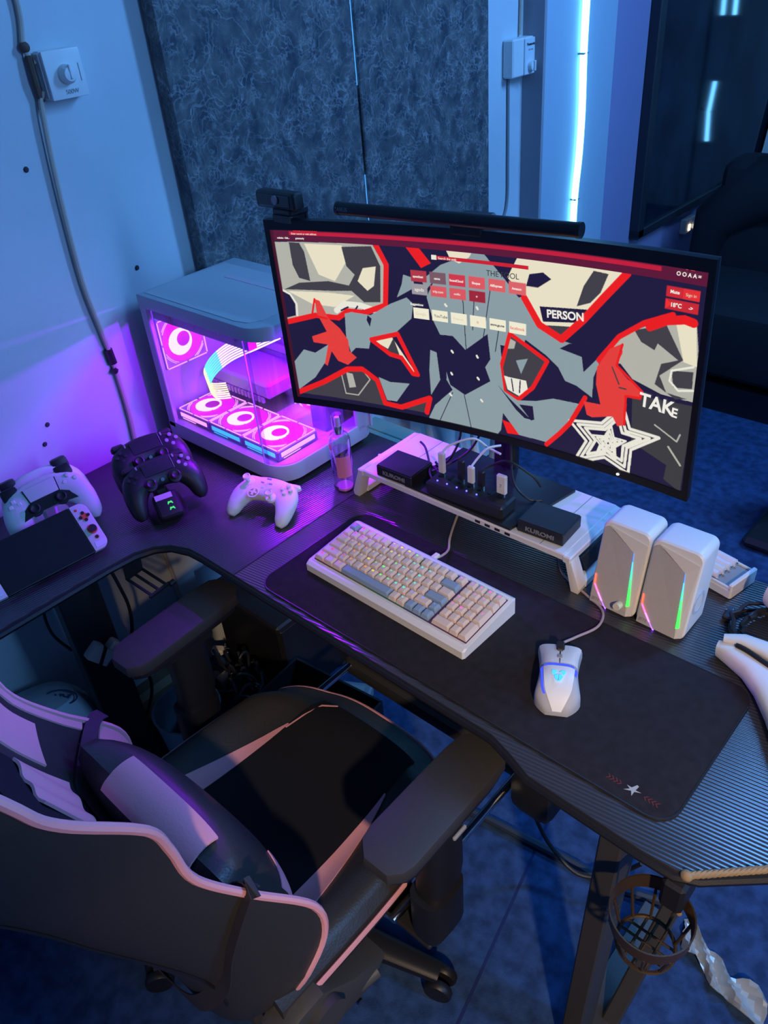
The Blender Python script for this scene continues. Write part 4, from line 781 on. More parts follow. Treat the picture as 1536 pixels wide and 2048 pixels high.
# ---------------------------------------------------------------- game controllers
def pad_body(root, m, w=.152, face=None, name='body'):
    k = w / .152
    path = [(-.064, -.056), (-.065, -.045), (-.064, -.026), (-.059, -.005), (-.048, .014), (-.028, .023), (0, .026), (.028, .023), (.048, .014), (.059, -.005), (.064, -.026), (.065, -.045), (.064, -.056)]
    rad = [(.006, .008), (.015, .013), (.0195, .0170), (.025, .0185), (.030, .0185), (.031, .0165), (.031, .0155), (.031, .0165), (.030, .0185), (.025, .0185), (.0195, .0170), (.015, .013), (.006, .008)]
    P_ = spline([(x * k, y * k, .020 - max(0, -y - .01) * .22) for x, y in path], 3); Rr = spline([(a, b, 0) for a, b in rad], 3)
    q = M(); q.loft(P_, [(r.x * k, r.y * k) for r in Rr], n=20, e=2.25); b = q.build(name, m, root, ang=70)
    return b
def stick(root, x, y, z, m, h=.016, r=.0085):
    mk('thumbstick', m, root, ('lathe', [(r * 1.45, z - .006), (r * 1.35, z - .001), (r * .5, z), (r * .45, z + h * .65), (r, z + h * .7), (r, z + h * .92), (r * .8, z + h), (r * .6, z + h * .9), (.0005, z + h * .88)], 24, Tr(x, y, 0)))
def buttons(root, x, y, z, m, d=.0095, r=.0044):
    for a in range(4): mk('button', m, root, ('lathe', [(r, z - .004), (r, z + .0015), (r * .8, z + .0024), (.0005, z + .0026)], 16, Tr(x + d * math.cos(a * PI / 2), y + d * math.sin(a * PI / 2), 0)))
def dpad(root, x, y, z, m, s=.009):
    mk('direction_pad', m, root, ('box', (x, y, z), (s * 2.6, s * .85, .005), {'bev': .001}), ('box', (x, y, z + .0002), (s * .85, s * 2.6, .005), {'bev': .001}))
# white pad lying in front of the case: body tilted, grips toward the chair
xf = frame((-1.160, .822, ZT + .012), (1, .27, 0), (-.27, .93, .33))
xb = thing('game_controller', 'white game controller with offset sticks lying in front of the glowing case', 'controller', mtx=xf)
pad_body(xb, whitem, .140)
stick(xb, -.047, .024, .038, white); stick(xb, .022, -.002, .036, white, r=.008)
buttons(xb, .048, .022, .0385, whitem); dpad(xb, -.022, -.001, .0365, whitem, .0065); mk('pad_ring', white, xb, ('lathe', [(.013, .034), (.013, .037), (.010, .037)], 24, Tr(-.022, -.001, 0), False))
mk('menu_button', grey, xb, ('box', (-.010, .024, .0425), (.007, .0025, .002)), ('box', (.010, .024, .0425), (.007, .0025, .002)), ('box', (0, .036, .0415), (.010, .003, .002)))
for sx in (-1, 1): mk('shoulder_button', white, xb, ('box', (sx * .045, .043, .018), (.040, .014, .016), {'bev': .005}))
# two black pads on a charging dock
dark2 = mat('black_pad_shell', (.014, .013, .016), .42, bump=.15, bscale=500)
def black_pad(o, lbl):
    t = thing('game_controller', lbl, 'controller', mtx=o, group='black game controllers on the charging dock'); pad_body(t, dark2, .156)
    mk('touchpad', mat('touchpad', (.02, .02, .024), .35), t, ('box', (0, .034, .0362), (.062, .030, .003), {'bev': .001})); mk('silver_line', grey, t, ('box', (.0335, .034, .0368), (.001, .030, .002)))
    buttons(t, .056, .026, .037, grey, .0105, .0045); buttons(t, -.056, .026, .037, black, .0085, .0042)
    stick(t, -.027, .002, .037, dark2, .013, .010); stick(t, .027, .002, .037, dark2, .013, .010)
    mk('home_button', chrome, t, ('cyl', (0, .004, .0362), .004, .002, 14)); mk('option_button', grey, t, ('box', (.040, .045, .0355), (.003, .007, .003)), ('box', (-.040, .045, .0355), (.003, .007, .003)))
    for sx in (-1, 1): mk('trigger', black, t, ('box', (sx * .052, .050, .016), (.030, .016, .020), {'bev': .005}))
    return t
nx = Vector((.25, .97, .02)); up = Vector((-.66, .22, .72))
black_pad(frame((-1.352, .700, ZT + .052), nx, up), 'front black game controller standing on the charging dock')
black_pad(frame((-1.418, .722, ZT + .072), nx, up), 'rear black game controller on the dock behind the other black one')
dc = thing('charging_dock', 'small black charging dock with two green glowing symbols holding black controllers', 'charger', (-1.338, .688, ZT), math.radians(72))
mk('base', dark2, dc, ('prism', rrect(-.04, -.045, .04, .05, .02, 5), .016, {'bev': .003})); 
T = Tr(0, -.032, .030) @ Rt(38, 'X')
mk('pillar', dark2, dc, ('box', (0, .0, .0), (.052, .058, .030), T, .010, 1, 3), ('box', (0, .01, .03), (.03, .03, .05), {'bev': .006}))
mk('sticker', mat('pink_sticker', (.62, .42, .55), .5), dc, ('box', (-.004, .018, .0155), (.036, .012, .001), T))
gr = emis('green_symbol', (.05, .75, .15), 1.1)
for k in range(2):
    q = M(); F = T @ Tr(.004, .001 - k * .013, .0158)
    q.prism([(-.006, -.003), (-.004, .003), (-.002, .0035), (0, .002), (.002, .0035), (.004, .003), (.006, -.003), (.004, -.003), (.002, -.0005), (-.002, -.0005), (-.004, -.003)], .0005, F); q.build('green_symbol', gr, dc, smooth=False)
# two white pads behind the handheld
w5 = mat('pad_white', (.72, .71, .72), .45, bump=.05)
def white_pad(o, lbl, back=False):
    t = thing('game_controller', lbl, 'controller', mtx=o, group='white game controllers by the wall'); 
    pad_body(t, w5, .165)
    if not back:
        mk('touchpad', w5, t, ('prism', [(-.032, .046), (.032, .046), (.029, .018), (-.029, .018)], .0035, Tr(0, 0, .0372), .001)); mk('touchpad_gap', black, t, ('prism', [(-.034, .046), (.034, .046), (.031, .016), (-.031, .016)], .003, Tr(0, 0, .0362)))
        q = M(); q.prism([(-.056, -.012), (-.046, .008), (-.033, .016), (.033, .016), (.046, .008), (.056, -.012), (.035, -.008), (.02, -.006), (-.02, -.006), (-.035, -.008)], .005, Tr(0, 0, .0345)); q.build('black_trim', black, t, ang=30)
        stick(t, -.027, .003, .037, black, .012, .010); stick(t, .027, .003, .037, black, .012, .010)
        buttons(t, .057, .027, .037, white, .011, .0046)
        for a in range(4): mk('direction_key', white, t, ('box', (-.057 + .0085 * math.cos(a * PI / 2), .025 + .0085 * math.sin(a * PI / 2), .0385), (.008, .008, .003), {'bev': .001}))
    else:
        mk('rear_shell', w5, t, ('box', (0, .042, .016), (.07, .030, .028), {'bev': .006}))
    for sx in (-1, 1): mk('trigger', black, t, ('box', (sx * .055, .052, .018), (.034, .026, .026), {'bev': .007, 'seg': 2}))
    mk('port', black, t, ('box', (0, .0585, .018), (.010, .003, .004)))
    return t
nx5 = Vector((.22, .97, .10)); up5 = Vector((-.62, .15, .77))
white_pad(frame((-1.452, .500, ZT + .070), nx5, up5), 'front white game controller leaning behind the handheld console')
white_pad(frame((-1.525, .524, ZT + .055), nx5, Vector((-.35, .10, .93))), 'rear white game controller with black triggers up, next to the wall', True)
ds = thing('charging_dock', 'white charging dock mostly hidden between the white controllers', 'charger', (-1.49, .51, ZT), math.radians(75))
mk('base', w5, ds, ('prism', rrect(-.04, -.05, .04, .05, .02, 5), .02, {'bev': .004})); mk('pillar', w5, ds, ('box', (0, .0, .035), (.03, .03, .06), {'bev': .006}))
# handheld console leaning back on its stand
ht = frame((-1.335, .418, ZT + .004), (.08, 1, .0), (-.72, .06, .69))
hc = thing('handheld_console', 'black-screened handheld console with red and blue accented white side grips', 'games console', mtx=ht)
mk('body', black, hc, ('prism', rrect(-.089, 0, .089, .104, .003), .012, Tr(0, 0, 0), .001)); mk('screen', mat('dark_screen', (.012, .013, .014), .08, coat=.3), hc, ('prism', rrect(-.087, .0015, .087, .1025, .003), .0012, Tr(0, 0, .012)))
mk('kickstand', black, hc, ('box', (0, .05, -.004), (.15, .07, .004)))
wgrip = mat('grip_white', (.66, .66, .62), .5)
for sx in (1, -1):
    P_ = [(.0895, 0)] + [(.0895 + .016 + .017 * math.cos(math.radians(a)), .018 + .018 * math.sin(math.radians(a))) for a in range(-90, 1, 15)] + [(.1225, .05)] + [(.0895 + .016 + .017 * math.cos(math.radians(a)), .086 + .018 * math.sin(math.radians(a))) for a in range(0, 91, 15)] + [(.0895, .104)]
    P_ = [(sx * a, b) for a, b in P_][::sx]
    g = mk('side_grip', wgrip, hc, ('prism', P_, .015, Tr(0, 0, -.001), .003))
    cx = sx * .107; acc = mat('orange_red_accent' if sx > 0 else 'teal_accent', (.80, .10, .04) if sx > 0 else (.02, .18, .22), .5)
    mk('accent', acc, g, ('lathe', [(.0098, .0138), (.0098, .0148), (.0005, .0148)], 20, Tr(cx, .044 if sx > 0 else .080, 0)), ('box', (cx, .074 if sx > 0 else .048, .0142), (.012, .012, .0012), Rt(0, 'Z')), ('cyl', (cx - .009 * sx, .092, .0142), .0028, .001, 10), ('cyl', (cx, .026, .0142), .0042, .001, 10))
    mk('stick', black, g, ('lathe', [(.0055, .014), (.0055, .019), (.0078, .020), (.0078, .022), (.0005, .022)], 20, Tr(cx, .044 if sx > 0 else .080, 0)))
    by = .074 if sx > 0 else .048
    for a in range(4): mk('button', black, g, ('cyl', (cx + .0078 * math.cos(a * PI / 2), by + .0078 * math.sin(a * PI / 2), .0150), .0033, .0025, 14))
    mk('button', acc, g, ('cyl', (cx - .009 * sx, .092, .0145), .0018, .002, 10)); mk('button', black, g, ('cyl', (cx, .026, .0148), .003, .002, 12))
    mk('cloud_print', mat('cloud_print_%d' % sx, (.72, .76, .80), .5), g, ('prism', [(cx - .012, .006), (cx + .010, .006), (cx + .013, .014), (cx + .006, .020), (cx - .002, .016), (cx - .010, .019)][::1], .0006, Tr(0, 0, .0142)), smooth=False)

# ---------------------------------------------------------------- under the left arm of the desk
hk = wthing('desk_hook', 'black slotted bracket hanging under the left desk arm', 'bracket', (-1.28, .56, .68))
T = frame((-1.268, .555, .690), (1, .1, -.15), (0, 1, 0))
mk('slotted_plate', black, hk, *[('box', (.02, y, 0), (.075, .005, .004), T) for y in (-.020, -.001, .018)], ('box', (-.017, -.001, 0), (.006, .042, .004), T), ('box', (.058, -.001, 0), (.006, .05, .006), T), ('box', (-.017, -.001, .02), (.004, .042, .04), T))
mk('knob', black, hk, ('cyl', (.062, .028, 0), .006, .012, 12, T, 'y'))
ad = wthing('power_adapter', 'cream power adapter strapped to the left desk leg', 'power adapter', (-1.40, .47, .43))
T = frame((-1.400, .468, .462), (.0, .6, -.9), (.1, .9, .6))
mk('body', cream, ad, ('box', (0, 0, .0), (.062, .042, .030), T, .008, 1, 2)); mk('side_block', cream, ad, ('box', (.018, .030, .0), (.026, .024, .026), T, .004))
mk('strap', black, ad, ('box', (0, -.0, .0), (.008, .046, .034), T @ Rt(25, 'Z'))), mk('plug_end', black, ad, ('box', (.036, -.005, .006), (.022, .020, .022), T, .004))
cable('black cable running down from the adapter on the left leg', [(-1.385, .50, .42), (-1.40, .55, .35), (-1.42, .56, .25), (-1.45, .52, .12), (-1.46, .50, .01)], .004, darkcable)
cable('black cable looping from the desk top over the left leg', [(-1.41, .545, .72), (-1.40, .56, .60), (-1.40, .565, .52), (-1.41, .55, .44), (-1.40, .50, .43)], .004, darkcable)
cable('black cable sagging behind the left leg from the desk underside', [(-1.50, .50, .71), (-1.52, .47, .64), (-1.52, .43, .56), (-1.50, .42, .5), (-1.45, .43, .47)], .0035, darkcable)
cable('second black cable hanging left of the desk leg', [(-1.55, .42, .71), (-1.55, .44, .66), (-1.53, .46, .60), (-1.48, .47, .55)], .0035, darkcable)
t = mk('paper', mat('pale_blue_paper', (.62, .68, .72), .7), None, ('box', (-1.57, .90, .27), (.005, .13, .20), Rt(0, 'Z'))); tag(t, 'pale sheet of paper leaning against the wall below the desk corner', 'paper')
bg = wthing('storage_bag', 'white cloth bag with an oval emblem standing behind the left desk leg', 'bag', (-1.50, .31, 0))
mk('body', mat('white_cloth', (.52, .55, .60), .8, bump=.6, bscale=25), bg, ('loft', [(-1.50, .31, .0), (-1.50, .31, .05), (-1.51, .31, .2), (-1.51, .32, .30), (-1.515, .325, .345), (-1.52, .33, .36)], [(.10, .12), (.11, .14), (.105, .135), (.095, .12), (.07, .09), (.02, .03)], {'up': (0, 1, 0), 'n': 24, 'e': 2.6}))
T = frame((-1.475, .375, .348), (.60, .60, -.12), (-.75, .55, .35)); navy = mat('navy_emblem', (.02, .05, .12), .6)
q = M(); q.tube([(.036 * math.cos(2 * PI * k / 28), .018 * math.sin(2 * PI * k / 28), 0) for k in range(29)], .002, 6, T, False); q.build('emblem_ring', navy, bg)
text('AIV', .026, navy, bg, T @ Rt(180, 'Z'), .0008, bold=True, sx=1.1)
bk = wthing('waste_bin', 'pale curved bin edge behind the left desk leg', 'bin', (-1.40, .50, 0)); 
bk.location = (-1.385, .615, 0); mk('shell', mat('grey_blue_bin', (.22, .30, .36), .5), bk, ('lathe', [(.07, 0), (.085, .16), (.088, .162), (.082, .16), (.067, .004)], 28, Tr(-1.385, .615, 0), False))
cb = wthing('cardboard_box', 'flat brown cardboard box on the floor by the wall', 'box', (-1.54, .62, 0))
kraft = mat('kraft_card', (.20, .15, .09), .8, bump=.2)
mk('box_body', kraft, cb, ('box', (-1.56, .63, .05), (.11, .17, .10), {'bev': .004})); mk('flap', kraft, cb, ('box', (-1.495, .63, .098), (.03, .15, .004), Tr(0, 0, 0)))
mk('tape', mat('packing_tape', (.4, .34, .22), .3), cb, ('box', (-1.56, .63, .1005), (.03, .17, .001)))
sp = wthing('power_strip', 'dark power strip with pale plugs on the floor behind the chair', 'power strip', (-1.42, .80, 0))
T = frame((-1.42, .80, .018), (1, .1, 0), (-.1, 1, 0))
mk('strip', mat('dark_strip', (.03, .03, .035), .4), sp, ('box', (0, 0, 0), (.30, .06, .035), T, .005))
for k, (x, m) in enumerate(((-.11, black), (-.06, black), (.06, black), (.11, black))): mk('socket', grey, sp, ('cyl', (x, 0, .018), .016, .003, 16, T))
for k, (x, y, z, lb_) in enumerate(((-1.53, .82, .10, 'small pale plug lying in the cable tangle under the desk'), (-1.48, .79, .05, 'white three-pin plug lying below the pale one under the desk'))):
    t = thing('power_plug', lb_, 'plug', (x, y, z), .6 + k, 'plugs under the desk')
    mk('body', whitem, t, ('box', (0, 0, .01), (.035, .028, .02), {'bev': .005})); mk('pin', chrome, t, ('box', (.025, .008, .01), (.016, .003, .003)), ('box', (.025, -.008, .01), (.016, .003, .003)))
t = thing('wall_adapter', 'grey square adapter lying on the carpet under the mouse mat side', 'power adapter', (-1.17, .985, .0), .5); mk('body', grey, t, ('box', (0, 0, .02), (.10, .08, .04), {'bev': .006})); mk('label', mat('adapter_label', (.35, .38, .36), .5), t, ('box', (0, 0, .0405), (.06, .05, .001)))
random.seed(9)
q = M()
for k in range(14):
    x, y = random.uniform(-1.36, -1.30), random.uniform(.76, .84); P_ = [(x, y, .07)]
    for j in range(5): x += random.uniform(-.04, .03); y += random.uniform(-.04, .03); P_.append((x, y, random.uniform(.06, .22)))
    q.tube(spline(P_, 5), .004, 6)
t = q.build('cable_tangle', darkcable); tag(t, 'dark tangle of black cables on the floor under the desk', 'cables'); t['kind'] = 'stuff'
sb = thing('light_block_box', 'added black lidded box under the desk, keeps lamp light off the wall', 'box', (-1.43, 1.01, 0), 0)  # added to block the warm spot under the desk
mk('box_body', black, sb, ('box', (0, 0, .14), (.28, .28, .28), {'bev': .01})); mk('lid', mat('dark_lid', (.015, .015, .02), .5), sb, ('box', (0, 0, .292), (.30, .30, .024), {'bev': .006}))
t = thing('box_of_parts', 'dark crate of odds and ends in the shadow under the desk', 'crate', (-1.12, .80, 0), .1); 
for s, (c, d) in enumerate((((0, 0, .005), (.28, .22, .01)), ((.14, 0, .09), (.006, .22, .18)), ((-.14, 0, .09), (.006, .22, .18)), ((0, .11, .09), (.28, .006, .18)), ((0, -.11, .09), (.28, .006, .18)))): mk('panel', black, t, ('box', c, d))
t.name = 'crate'

# ---------------------------------------------------------------- cup holder, strap, floor things on the right
CUP = (-.162, .570)
cu = wthing('cup_holder', 'bronze ring cup holder with a grid basket clamped to the desk corner', 'cup holder', (-.165, .56, .70))
T = Tr(CUP[0], CUP[1], .672); ring = M(); n = 36; R = []
for k in range(n): a = 2 * PI * k / n; R.append([(r * math.cos(a), r * math.sin(a), z) for r, z in ((.049, -.012), (.051, -.012), (.053, .012), (.051, .012))])
R.append(R[0]); ring.rings(R, cap=False, T=T); ring.build('ring', bronze, cu)
T2 = Tr(CUP[0], CUP[1], .610)
q = M()
for k in range(10): a = 2 * PI * k / 10; q.tube([T @ Vector((.050 * math.cos(a), .050 * math.sin(a), -.01)), T2 @ Vector((.040 * math.cos(a), .040 * math.sin(a), .012)), T2 @ Vector((.036 * math.cos(a), .036 * math.sin(a), 0))], .0022, 6)
q.tube([T2 @ Vector((.037 * math.cos(2 * PI * k / 24), .037 * math.sin(2 * PI * k / 24), 0)) for k in range(25)], .003, 6)
for k in (-1, 0, 1): q.tube([T2 @ Vector((-.036 * (1 if k == 0 else .9), k * .014, 0)), T2 @ Vector((.036 * (1 if k == 0 else .9), k * .014, 0))], .002, 6); q.tube([T2 @ Vector((k * .014, -.034, 0)), T2 @ Vector((k * .014, .034, 0))], .002, 6)
q.build('basket', bronze, cu); mk('clamp', black, cu, ('box', (-.150, .612, .708), (.03, .05, .055), {'bev': .005})); mk('clamp_screw', chrome, cu, ('cyl', (-.150, .618, .67), .006, .04, 14))
sr = wthing('braided_strap', 'tan braided strap running along the desk edge to the right', 'strap', (-.10, .64, .742))
q = M(); A, B = Vector((-.142, .603, .748)), Vector((-.015, .722, .752))
for ph in (0, PI * 2 / 3, PI * 4 / 3):
    q.tube([A.lerp(B, k / 60) + Vector((0, math.sin(k * .9 + ph) * .0025, math.cos(k * .9 + ph) * .0025)) for k in range(61)], .0034, 6)
q.build('braid', tan, sr); mk('knot', tan, sr, ('sph', tuple(A), (.008, .007, .008)), ('tube', spline([tuple(A), (-.15, .60, .70), (-.14, .605, .66)], 4), .004))
pk = M(); random.seed(5); R = []
ctr = spline([(-.205, .955, .012), (-.165, .94, .018), (-.12, .915, .012), (-.08, .905, .02), (-.02, .905, .012)], 5)
for i, p in enumerate(ctr):
    wd = .028 + .006 * math.sin(i * .8); R.append([(p.x - .3 * wd * s + random.uniform(-.002, .002), p.y + wd * s, max(.003, p.z + .010 * math.cos(s * 3 + i * .9) + random.uniform(-.003, .003))) for s in [-1 + 2 * k / 8 for k in range(9)]])
pk.rings(R, closed=False, cap=False); pk.rings([[(a, b, c - .0025) for a, b, c in r] for r in R], closed=False, cap=False)
t = pk.build('foil_packet', mat('crumpled_silver_plastic', (.50, .50, .46), .35, .35, bump=.3, bscale=80), None, ang=15); tag(t, 'crumpled silver plastic wrapper on the carpet by the desk leg', 'wrapper')
t = mk('hose', mat('blue_black_hose', (.02, .035, .06), .6), None, ('tube', spline([(-.82, .86, .012), (-.70, .905, .014), (-.571, .925, .014), (-.452, .942, .013), (-.36, .95, .012), (-.25, .99, .012)], 6), .010)); tag(t, 'thick dark cable lying across the carpet under the desk', 'cable')
cable('thin black cable drooping from the footrest to the right desk leg', [(-.47, .80, .36), (-.52, .88, .20), (-.49, .898, .10), (-.42, .90, .06), (-.36, .93, .08), (-.30, .92, .2)], .0045, darkcable)
sfl = mk('carpet_seam', mat('dark_seam', (.006, .02, .09), .95), None, ('box', (-.335, .55, .0005), (.006, 1.6, .001), Rt(12, 'Z'))); tag(sfl, 'thin straight seam between two pieces of blue carpet', 'carpet seam')  # seam strip in a darker blue than the carpet
t = thing('chair_wheel_arm', 'dark curved plastic edge of another chair at the right frame edge', 'chair', (-.45, 2.45, 0)); mk('arm_rest', black, t, ('loft', [(-.12, -.05, .35), (-.08, .0, .52), (.05, .08, .56), (.25, .1, .56)], [(.05, .05), (.06, .05), (.06, .04), (.05, .04)], {'n': 14})); mk('post', black, t, ('box', (.05, .05, .27), (.06, .06, .54), {'bev': .01})); mk('base', black, t, ('box', (.08, .05, .02), (.5, .5, .04), {'bev': .015}))
t.name = 'office_chair'
# low folding stool and tiled step behind the monitor
stl = wthing('folding_stool', 'white-legged folding stool standing behind the riser', 'stool', (-1.45, 1.85, 0))
def leg(a, b, r=.012): return mk('leg', whitem, stl, ('tube', [a, b], r, 10))
leg((-1.56, 1.78, .52), (-1.42, 1.75, 0)); leg((-1.30, 1.85, .52), (-1.46, 2.02, 0)); leg((-1.60, 2.05, .52), (-1.55, 2.1, 0)); leg((-1.30, 1.72, .52), (-1.25, 1.70, 0))
mk('seat', mat('blue_cloth_seat', (.20, .42, .62), .8, bump=.4), stl, ('box', (-1.47, 1.90, .53), (.30, .38, .02), {'bev': .008}))
tb = wthing('low_cabinet', 'low pale green cabinet with plank lines behind the computer case', 'cabinet', (-1.45, 1.45, 0))
pale = mat('pale_teal_board', (.30, .42, .38), .6)
mk('carcass', pale, tb, ('box', (-1.46, 1.44, .235), (.26, .32, .47)))
for k in range(5): mk('plank', pale, tb, ('box', (-1.46, 1.305 + k * .066, .4775), (.27, .062, .015), {'bev': .002}))

# ---------------------------------------------------------------- gaming chair
gc = wthing('gaming_chair', 'black and pink reclining gaming chair pulled up to the desk', 'chair', (-.80, .45, 0))
CX = -.80
def sstep(a, b, x): t = max(0, min(1, (x - a) / (b - a))); return t * t * (3 - 2 * t)
def seat(u, v, off=0):
    a = abs(u); x = CX + u * (.262 - .02 * v ** 4) ; y = .235 + (.515 - .115 * a ** 3.2) * v
    z = .448 + .028 * sstep(.55, .85, a) * (1 - .35 * v) - .03 * sstep(.88, 1.0, a) ** 2 - .035 * sstep(.8, 1, v) ** 1.5 - .018 * (1 - a * a) * sstep(.1, .5, v) * (1 - sstep(.6, .95, v))
    return (x, y, z + off)
def patch(fn, name, m, parent, uv, nu=14, nv=16, off=.0015, th=.004):      # uv(s,t)->(u,v)
    R = [[fn(*uv(i / nu, j / nv), off) for i in range(nu + 1)] for j in range(nv + 1)]
    q = M(); q.rings(R, closed=False, cap=False)
    R2 = [[fn(*uv(i / nu, j / nv), off - th) for i in range(nu + 1)] for j in range(nv + 1)]
    q.rings(R2, closed=False, cap=False); q.rings([[a, b] for a, b in zip(R[0], R2[0])], closed=False, cap=False); q.rings([[a, b] for a, b in zip(R[-1], R2[-1])], closed=False, cap=False)
    q.rings([[r[0], s[0]] for r, s in zip(R, R2)], closed=False, cap=False); q.rings([[r[-1], s[-1]] for r, s in zip(R, R2)], closed=False, cap=False)
    return q.build(name, m, parent, ang=50)
NU, NV = 44, 26
top = [[seat(-1 + 2 * i / NU, j / NV) for i in range(NU + 1)] for j in range(NV + 1)]
q = M(); q.rings(top, closed=False, cap=False)
per = [top[0][i] for i in range(NU + 1)] + [top[j][NU] for j in range(1, NV + 1)] + [top[NV][i] for i in range(NU - 1, -1, -1)] + [top[j][0] for j in range(NV - 1, 0, -1)]
def ins(p, k, z): c = (CX, .47); return (c[0] + (p[0] - c[0]) * k, c[1] + (p[1] - c[1]) * k, z)
q.rings([per, [ins(p, 1.01, p[2] - .02) for p in per], [ins(p, .99, p[2] - .05) for p in per], [ins(p, .90, .352) for p in per]], cap=False)
q.add([ins(p, .90, .352) for p in per], [tuple(range(len(per)))]); q.build('seat_cushion', leather, gc, ang=60)
mk('piping', pink, gc, ('tube', [ins(p, 1.026, p[2] - .010) for p in per[NU + 3:-4]], .0045, 6, {'cap': False}))
patch(seat, 'seat_panel', fabric, gc, lambda s, t: ((-.56 + 1.12 * s) * (1 - .12 * t), .02 + .90 * t), off=.003)
for k in (-1, 1):
    patch(seat, 'seat_stripe', pink, gc, lambda s, t: (k * ((.56 + .005 * math.sin(t * 3)) * (1 - .10 * t) + s * (.24 * (1 - t) ** .8 + .01)), .0 + .74 * t), 6, 16, off=.004)
mk('seat_seam', pink, gc, ('tube', [seat(k_, v_, .003) for k_, v_ in [(-.50, .72), (-.47, .80), (-.44, .88), (-.36, .92)]], .0018, 5))
# backrest
NB = Vector((0, .942, .336))
def interp(K, t):
    for (t0, *p), (t1, *r) in zip(K[:-1], K[1:]):
        if t <= t1 + 1e-9:
            f = (t - t0) / (t1 - t0); return [a_ + (b_ - a_) * f for a_, b_ in zip(p, r)]
    return list(K[-1][1:])
def smooth_knots(K, n=5):
    P_ = spline([Vector((k[1], k[2], k[3])) for k in K], n); T_ = []
    for (t0, *_), (t1, *_) in zip(K[:-1], K[1:]): T_ += [t0 + (t1 - t0) * i / n for i in range(n)]
    T_.append(K[-1][0]); return [(t, *p) for t, p in zip(T_, P_)]
EK = smooth_knots([(0, .215, .270, .44), (.05, .235, .290, .49), (.12, .245, .326, .56), (.20, .243, .320, .64), (.30, .228, .245, .755), (.42, .222, .190, .855), (.50, .226, .176, .935), (.60, .235, .158, 1.00), (.74, .25, .087, 1.107), (.84, .245, .058, 1.17), (1, .18, -.02, 1.31)])
CB = -.767
SK = smooth_knots([(0, 0, .255, .43), (.20, 0, .222, .60), (.42, 0, .135, .82), (.74, 0, .015, 1.09), (1, 0, -.07, 1.32)])
def spine(t): x, y, z = interp(SK, t); return Vector((CB, y, z))
def edgep(t): return Vector(interp(EK, t))
def back(u, t, off=0):
    a = abs(u); e = edgep(t); p = spine(t); f = a ** 2.6; p = Vector((CB + u * e.x, p.y + (e.y - p.y) * f, p.z + (e.z - p.z) * f)) + NB * off; return tuple(p)
def backr(u, t, off=0):
    a = abs(u); e = edgep(t); p = spine(t); f = a ** 4.5; p = Vector((CB + u * e.x, p.y + (e.y - p.y) * f, p.z + (e.z - p.z) * f)) + NB * (off - .010 - .078 * (1 - a ** 7)); return tuple(p)
R = []; NT = 40
for j in range(NT + 1):
    t = j / NT; R.append([back(-1 + 2 * i / 30, t) for i in range(31)] + [backr(1 - 2 * i / 30, t) for i in range(31)])
q = M(); q.rings(R); q.build('backrest', leather, gc, ang=60)
for k in (-1, 1): mk('piping', pink, gc, ('tube', [back(k * 1.0, j / 60, -.002) for j in range(0, 61)], .0058, 8))
for k in (-1, 1):
    patch(back, 'wing_panel', pink, gc, lambda s, t: (k * (.62 + .365 * s), .04 + .20 * t), 10, 14, off=.003)
    patch(back, 'wing_trim', pink, gc, lambda s, t: (k * (.94 + .05 * s), .27 + .7 * t), 3, 24, off=.0025)
    patch(back, 'shoulder_panel', pink, gc, lambda s, t: (k * (.60 + .28 * s), .37 + .10 * t), 8, 10, off=.003)
patch(lambda u, t, off=0: back(u, t, off + .0022 * math.sin(u * 34 + t * 22)), 'gathered_panel', pink, gc, lambda s, t: (-.50 + .42 * s, .34 + .11 * t), 24, 10, off=.007)
patch(back, 'back_panel', fabric, gc, lambda s, t: (-.5 + s, .30 + .24 * t), 10, 10, off=.002)
for k in (-1, 1): mk('shell_seam', black, gc, ('tube', [backr(k * .72, j / 30, -.001) for j in range(3, 29)], .0022, 5))
# lumbar pillow held by straps
lp = gc
def pil(u, v, hw=.18, hh=.115, d=.062):
    c = spine(.235) + NB * .060 ; c.x = CB + .02
    upv = Vector((0, -.336, .942)); k = (max(0, 1 - abs(u) ** 3.2) * max(0, 1 - abs(v) ** 3.2)) ** .45
    return c + Vector((u * hw, 0, 0)) + upv * (v * hh) + NB * (d * k)
def pilf(u, v, off=0): return tuple(pil(u, v) + NB * off)
q = M(); R = [[pil(-1 + 2 * i / 24, -1 + 2 * j / 16) for i in range(25)] for j in range(17)]; q.rings(R, closed=False, cap=False)
q.rings([[pil(-1 + 2 * i / 24, -1 + 2 * j / 16, d=-.05) for i in range(25)] for j in range(17)], closed=False, cap=False); pw = q.build('lumbar_pillow', leather, gc, ang=70)
def pilr(u, v, off=0): return tuple(pil(u, v, d=-.05) - NB * off)
def pilt(u, w, off=0):
    p = pil(u, .85 + .30 * w) if w < .5 else pil(u, 1 - .30 * (w - .5), d=-.05)
    return tuple(p + Vector((0, -.336, .942)) * (off + .001) + NB * (off * (1 - 2 * w)))
patch(pilt, 'pillow_panel', pink, pw, lambda s, t: (-.45 + 1.12 * s, .12 + .58 * t), 20, 14, off=.0035, th=.003)
patch(pilf, 'pillow_panel', pink, pw, lambda s, t: (.62 + .3 * s, -.80 + .5 * t), 6, 5, off=.0025, th=.002)
strapm = mat('black_webbing', (.025, .022, .03), .7, bump=.4, bscale=600)
def strap(pts, wd, nm='strap', nrm=None):
    P_ = spline(pts, 5); R = []
    for i, p in enumerate(P_):
        t = (P_[min(i + 1, len(P_) - 1)] - P_[max(i - 1, 0)]).normalized(); n_ = Vector(nrm or NB); s_ = t.cross(n_).normalized() * wd / 2; n_ = s_.cross(t).normalized() * .001
        R.append([p + s_ + n_, p - s_ + n_, p - s_ - n_, p + s_ - n_])
    q = M(); q.rings(R); return q.build(nm, strapm, gc)
